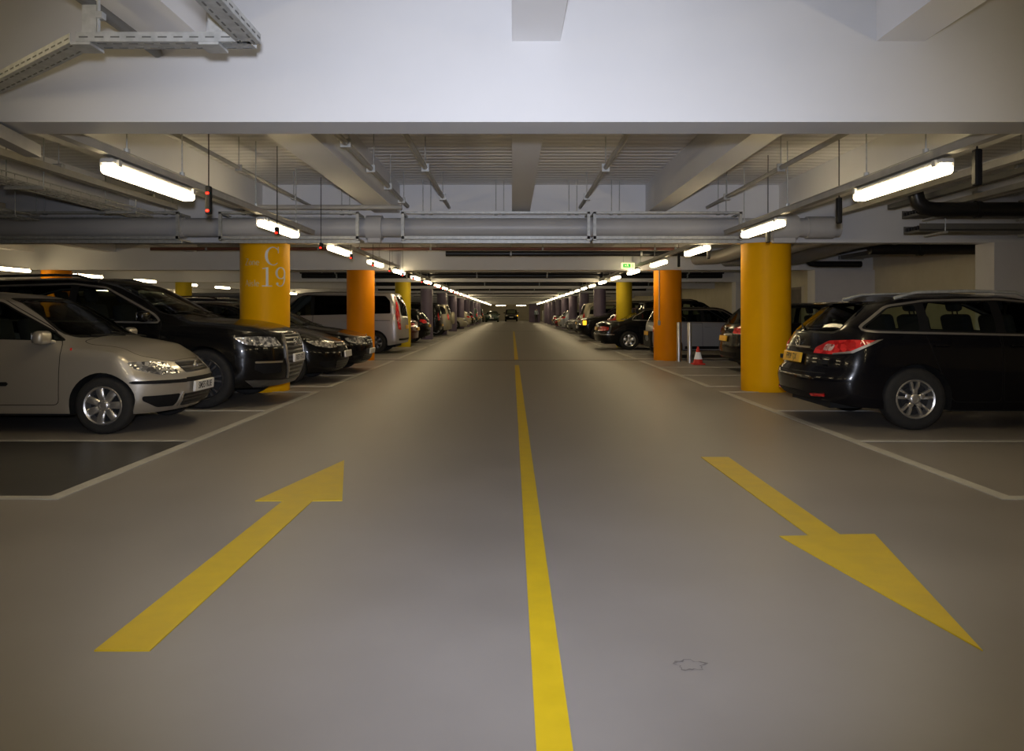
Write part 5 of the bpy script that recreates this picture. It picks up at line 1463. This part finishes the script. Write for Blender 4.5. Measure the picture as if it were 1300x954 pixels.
def person(x, y, label):
    J = dict(pel=(0, 0, .95, .15), waist=(0, 0, 1.10, .145), chest=(0, -.01, 1.30, .165), neck=(0, -.01, 1.49, .06), head0=(0, -.02, 1.58, .085), head1=(0, -.02, 1.70, .088))
    E = [('pel', 'waist'), ('waist', 'chest'), ('chest', 'neck'), ('neck', 'head0'), ('head0', 'head1')]
    for s, n in ((1, 'l'), (-1, 'r')):
        J.update({n + 'sh': (s * .17, 0, 1.42, .075), n + 'el': (s * .23, .02, 1.13, .052), n + 'wr': (s * .24, -.05, .88, .036), n + 'ha': (s * .24, -.07, .79, .038),
                  n + 'hip': (s * .09, 0, .88, .11), n + 'kn': (s * .10, -.02 - .06 * s, .48, .075), n + 'an': (s * .10, .02 + .06 * s, .08, .05), n + 'to': (s * .11, -.14 + .06 * s, .035, .035)})
        E += [('chest', n + 'sh'), (n + 'sh', n + 'el'), (n + 'el', n + 'wr'), (n + 'wr', n + 'ha'), ('pel', n + 'hip'), (n + 'hip', n + 'kn'), (n + 'kn', n + 'an'), (n + 'an', n + 'to')]
    ks = list(J); ix = {k: i for i, k in enumerate(ks)}
    me = bpy.data.meshes.new('person'); me.from_pydata([J[k][:3] for k in ks], [(ix[a], ix[c]) for a, c in E], [])
    o = bpy.data.objects.new('person', me); link(o); o.location = (x, y, 0)
    md = o.modifiers.new('skin', 'SKIN'); md.use_smooth_shade = True
    for k in ks:
        r = J[k][3]; me.skin_vertices[0].data[ix[k]].radius = (r, r * (.72 if k in ('pel', 'waist', 'chest') else 1))
    me.skin_vertices[0].data[ix['pel']].use_root = True
    o.modifiers.new('sub', 'SUBSURF').render_levels = 2
    m = mat('walker_clothes', (.2, .25, .3), .8); nt = m.node_tree
    tc = nt.nodes.new('ShaderNodeTexCoord'); sx = nt.nodes.new('ShaderNodeSeparateXYZ'); rp = nt.nodes.new('ShaderNodeValToRGB')
    mr = nt.nodes.new('ShaderNodeMath'); mr.operation = 'DIVIDE'; mr.inputs[1].default_value = 2.0
    nt.links.new(tc.outputs['Object'], sx.inputs[0]); nt.links.new(sx.outputs['Z'], mr.inputs[0]); nt.links.new(mr.outputs[0], rp.inputs['Fac']); nt.links.new(rp.outputs['Color'], nt.nodes['Principled BSDF'].inputs['Base Color'])
    rp.color_ramp.interpolation = 'CONSTANT'
    el = rp.color_ramp.elements; el[0].position = 0; el[0].color = (.01, .01, .012, 1); el[1].position = .5; el[1].color = (.25, .30, .36, 1)
    for p, c in ((.745, (.35, .2, .15, 1)), (.83, (.04, .03, .025, 1))):
        e = el.new(p); e.color = c
    me.materials.append(m)
    tag(o, label, 'person')
person(3.05, 96.5, 'person in a pale blue shirt and dark trousers walking at the far end')

# ------------------------------------------------------------------ light and world
w = bpy.data.worlds.new('world'); scene.world = w; w.use_nodes = True
w.node_tree.nodes['Background'].inputs['Color'].default_value = (.9, .85, .7, 1); w.node_tree.nodes['Background'].inputs['Strength'].default_value = .02
fl = bpy.data.lights.new('flash', 'SPOT'); fl.energy = 1180; fl.shadow_soft_size = .05; fl.spot_size = math.radians(81); fl.spot_blend = 1.0; fl.color = (.81, .85, 1.0)
fo = bpy.data.objects.new('flash', fl); COL.objects.link(fo); fo.location = (0, -.05, 1.42); fo.rotation_euler = (PI / 2 - .05, 0, 0)

scene.view_settings.view_transform = 'Standard'
scene.view_settings.look = 'None'
scene.view_settings.exposure = 0.0
scene.cycles.use_denoising = True
scene.cycles.max_bounces = 8
scene.cycles.diffuse_bounces = 4
scene.cycles.glossy_bounces = 3
scene.cycles.transparent_max_bounces = 12
scene.cycles.sample_clamp_indirect = 4.0
scene.cycles.caustics_reflective = False
scene.cycles.caustics_refractive = False
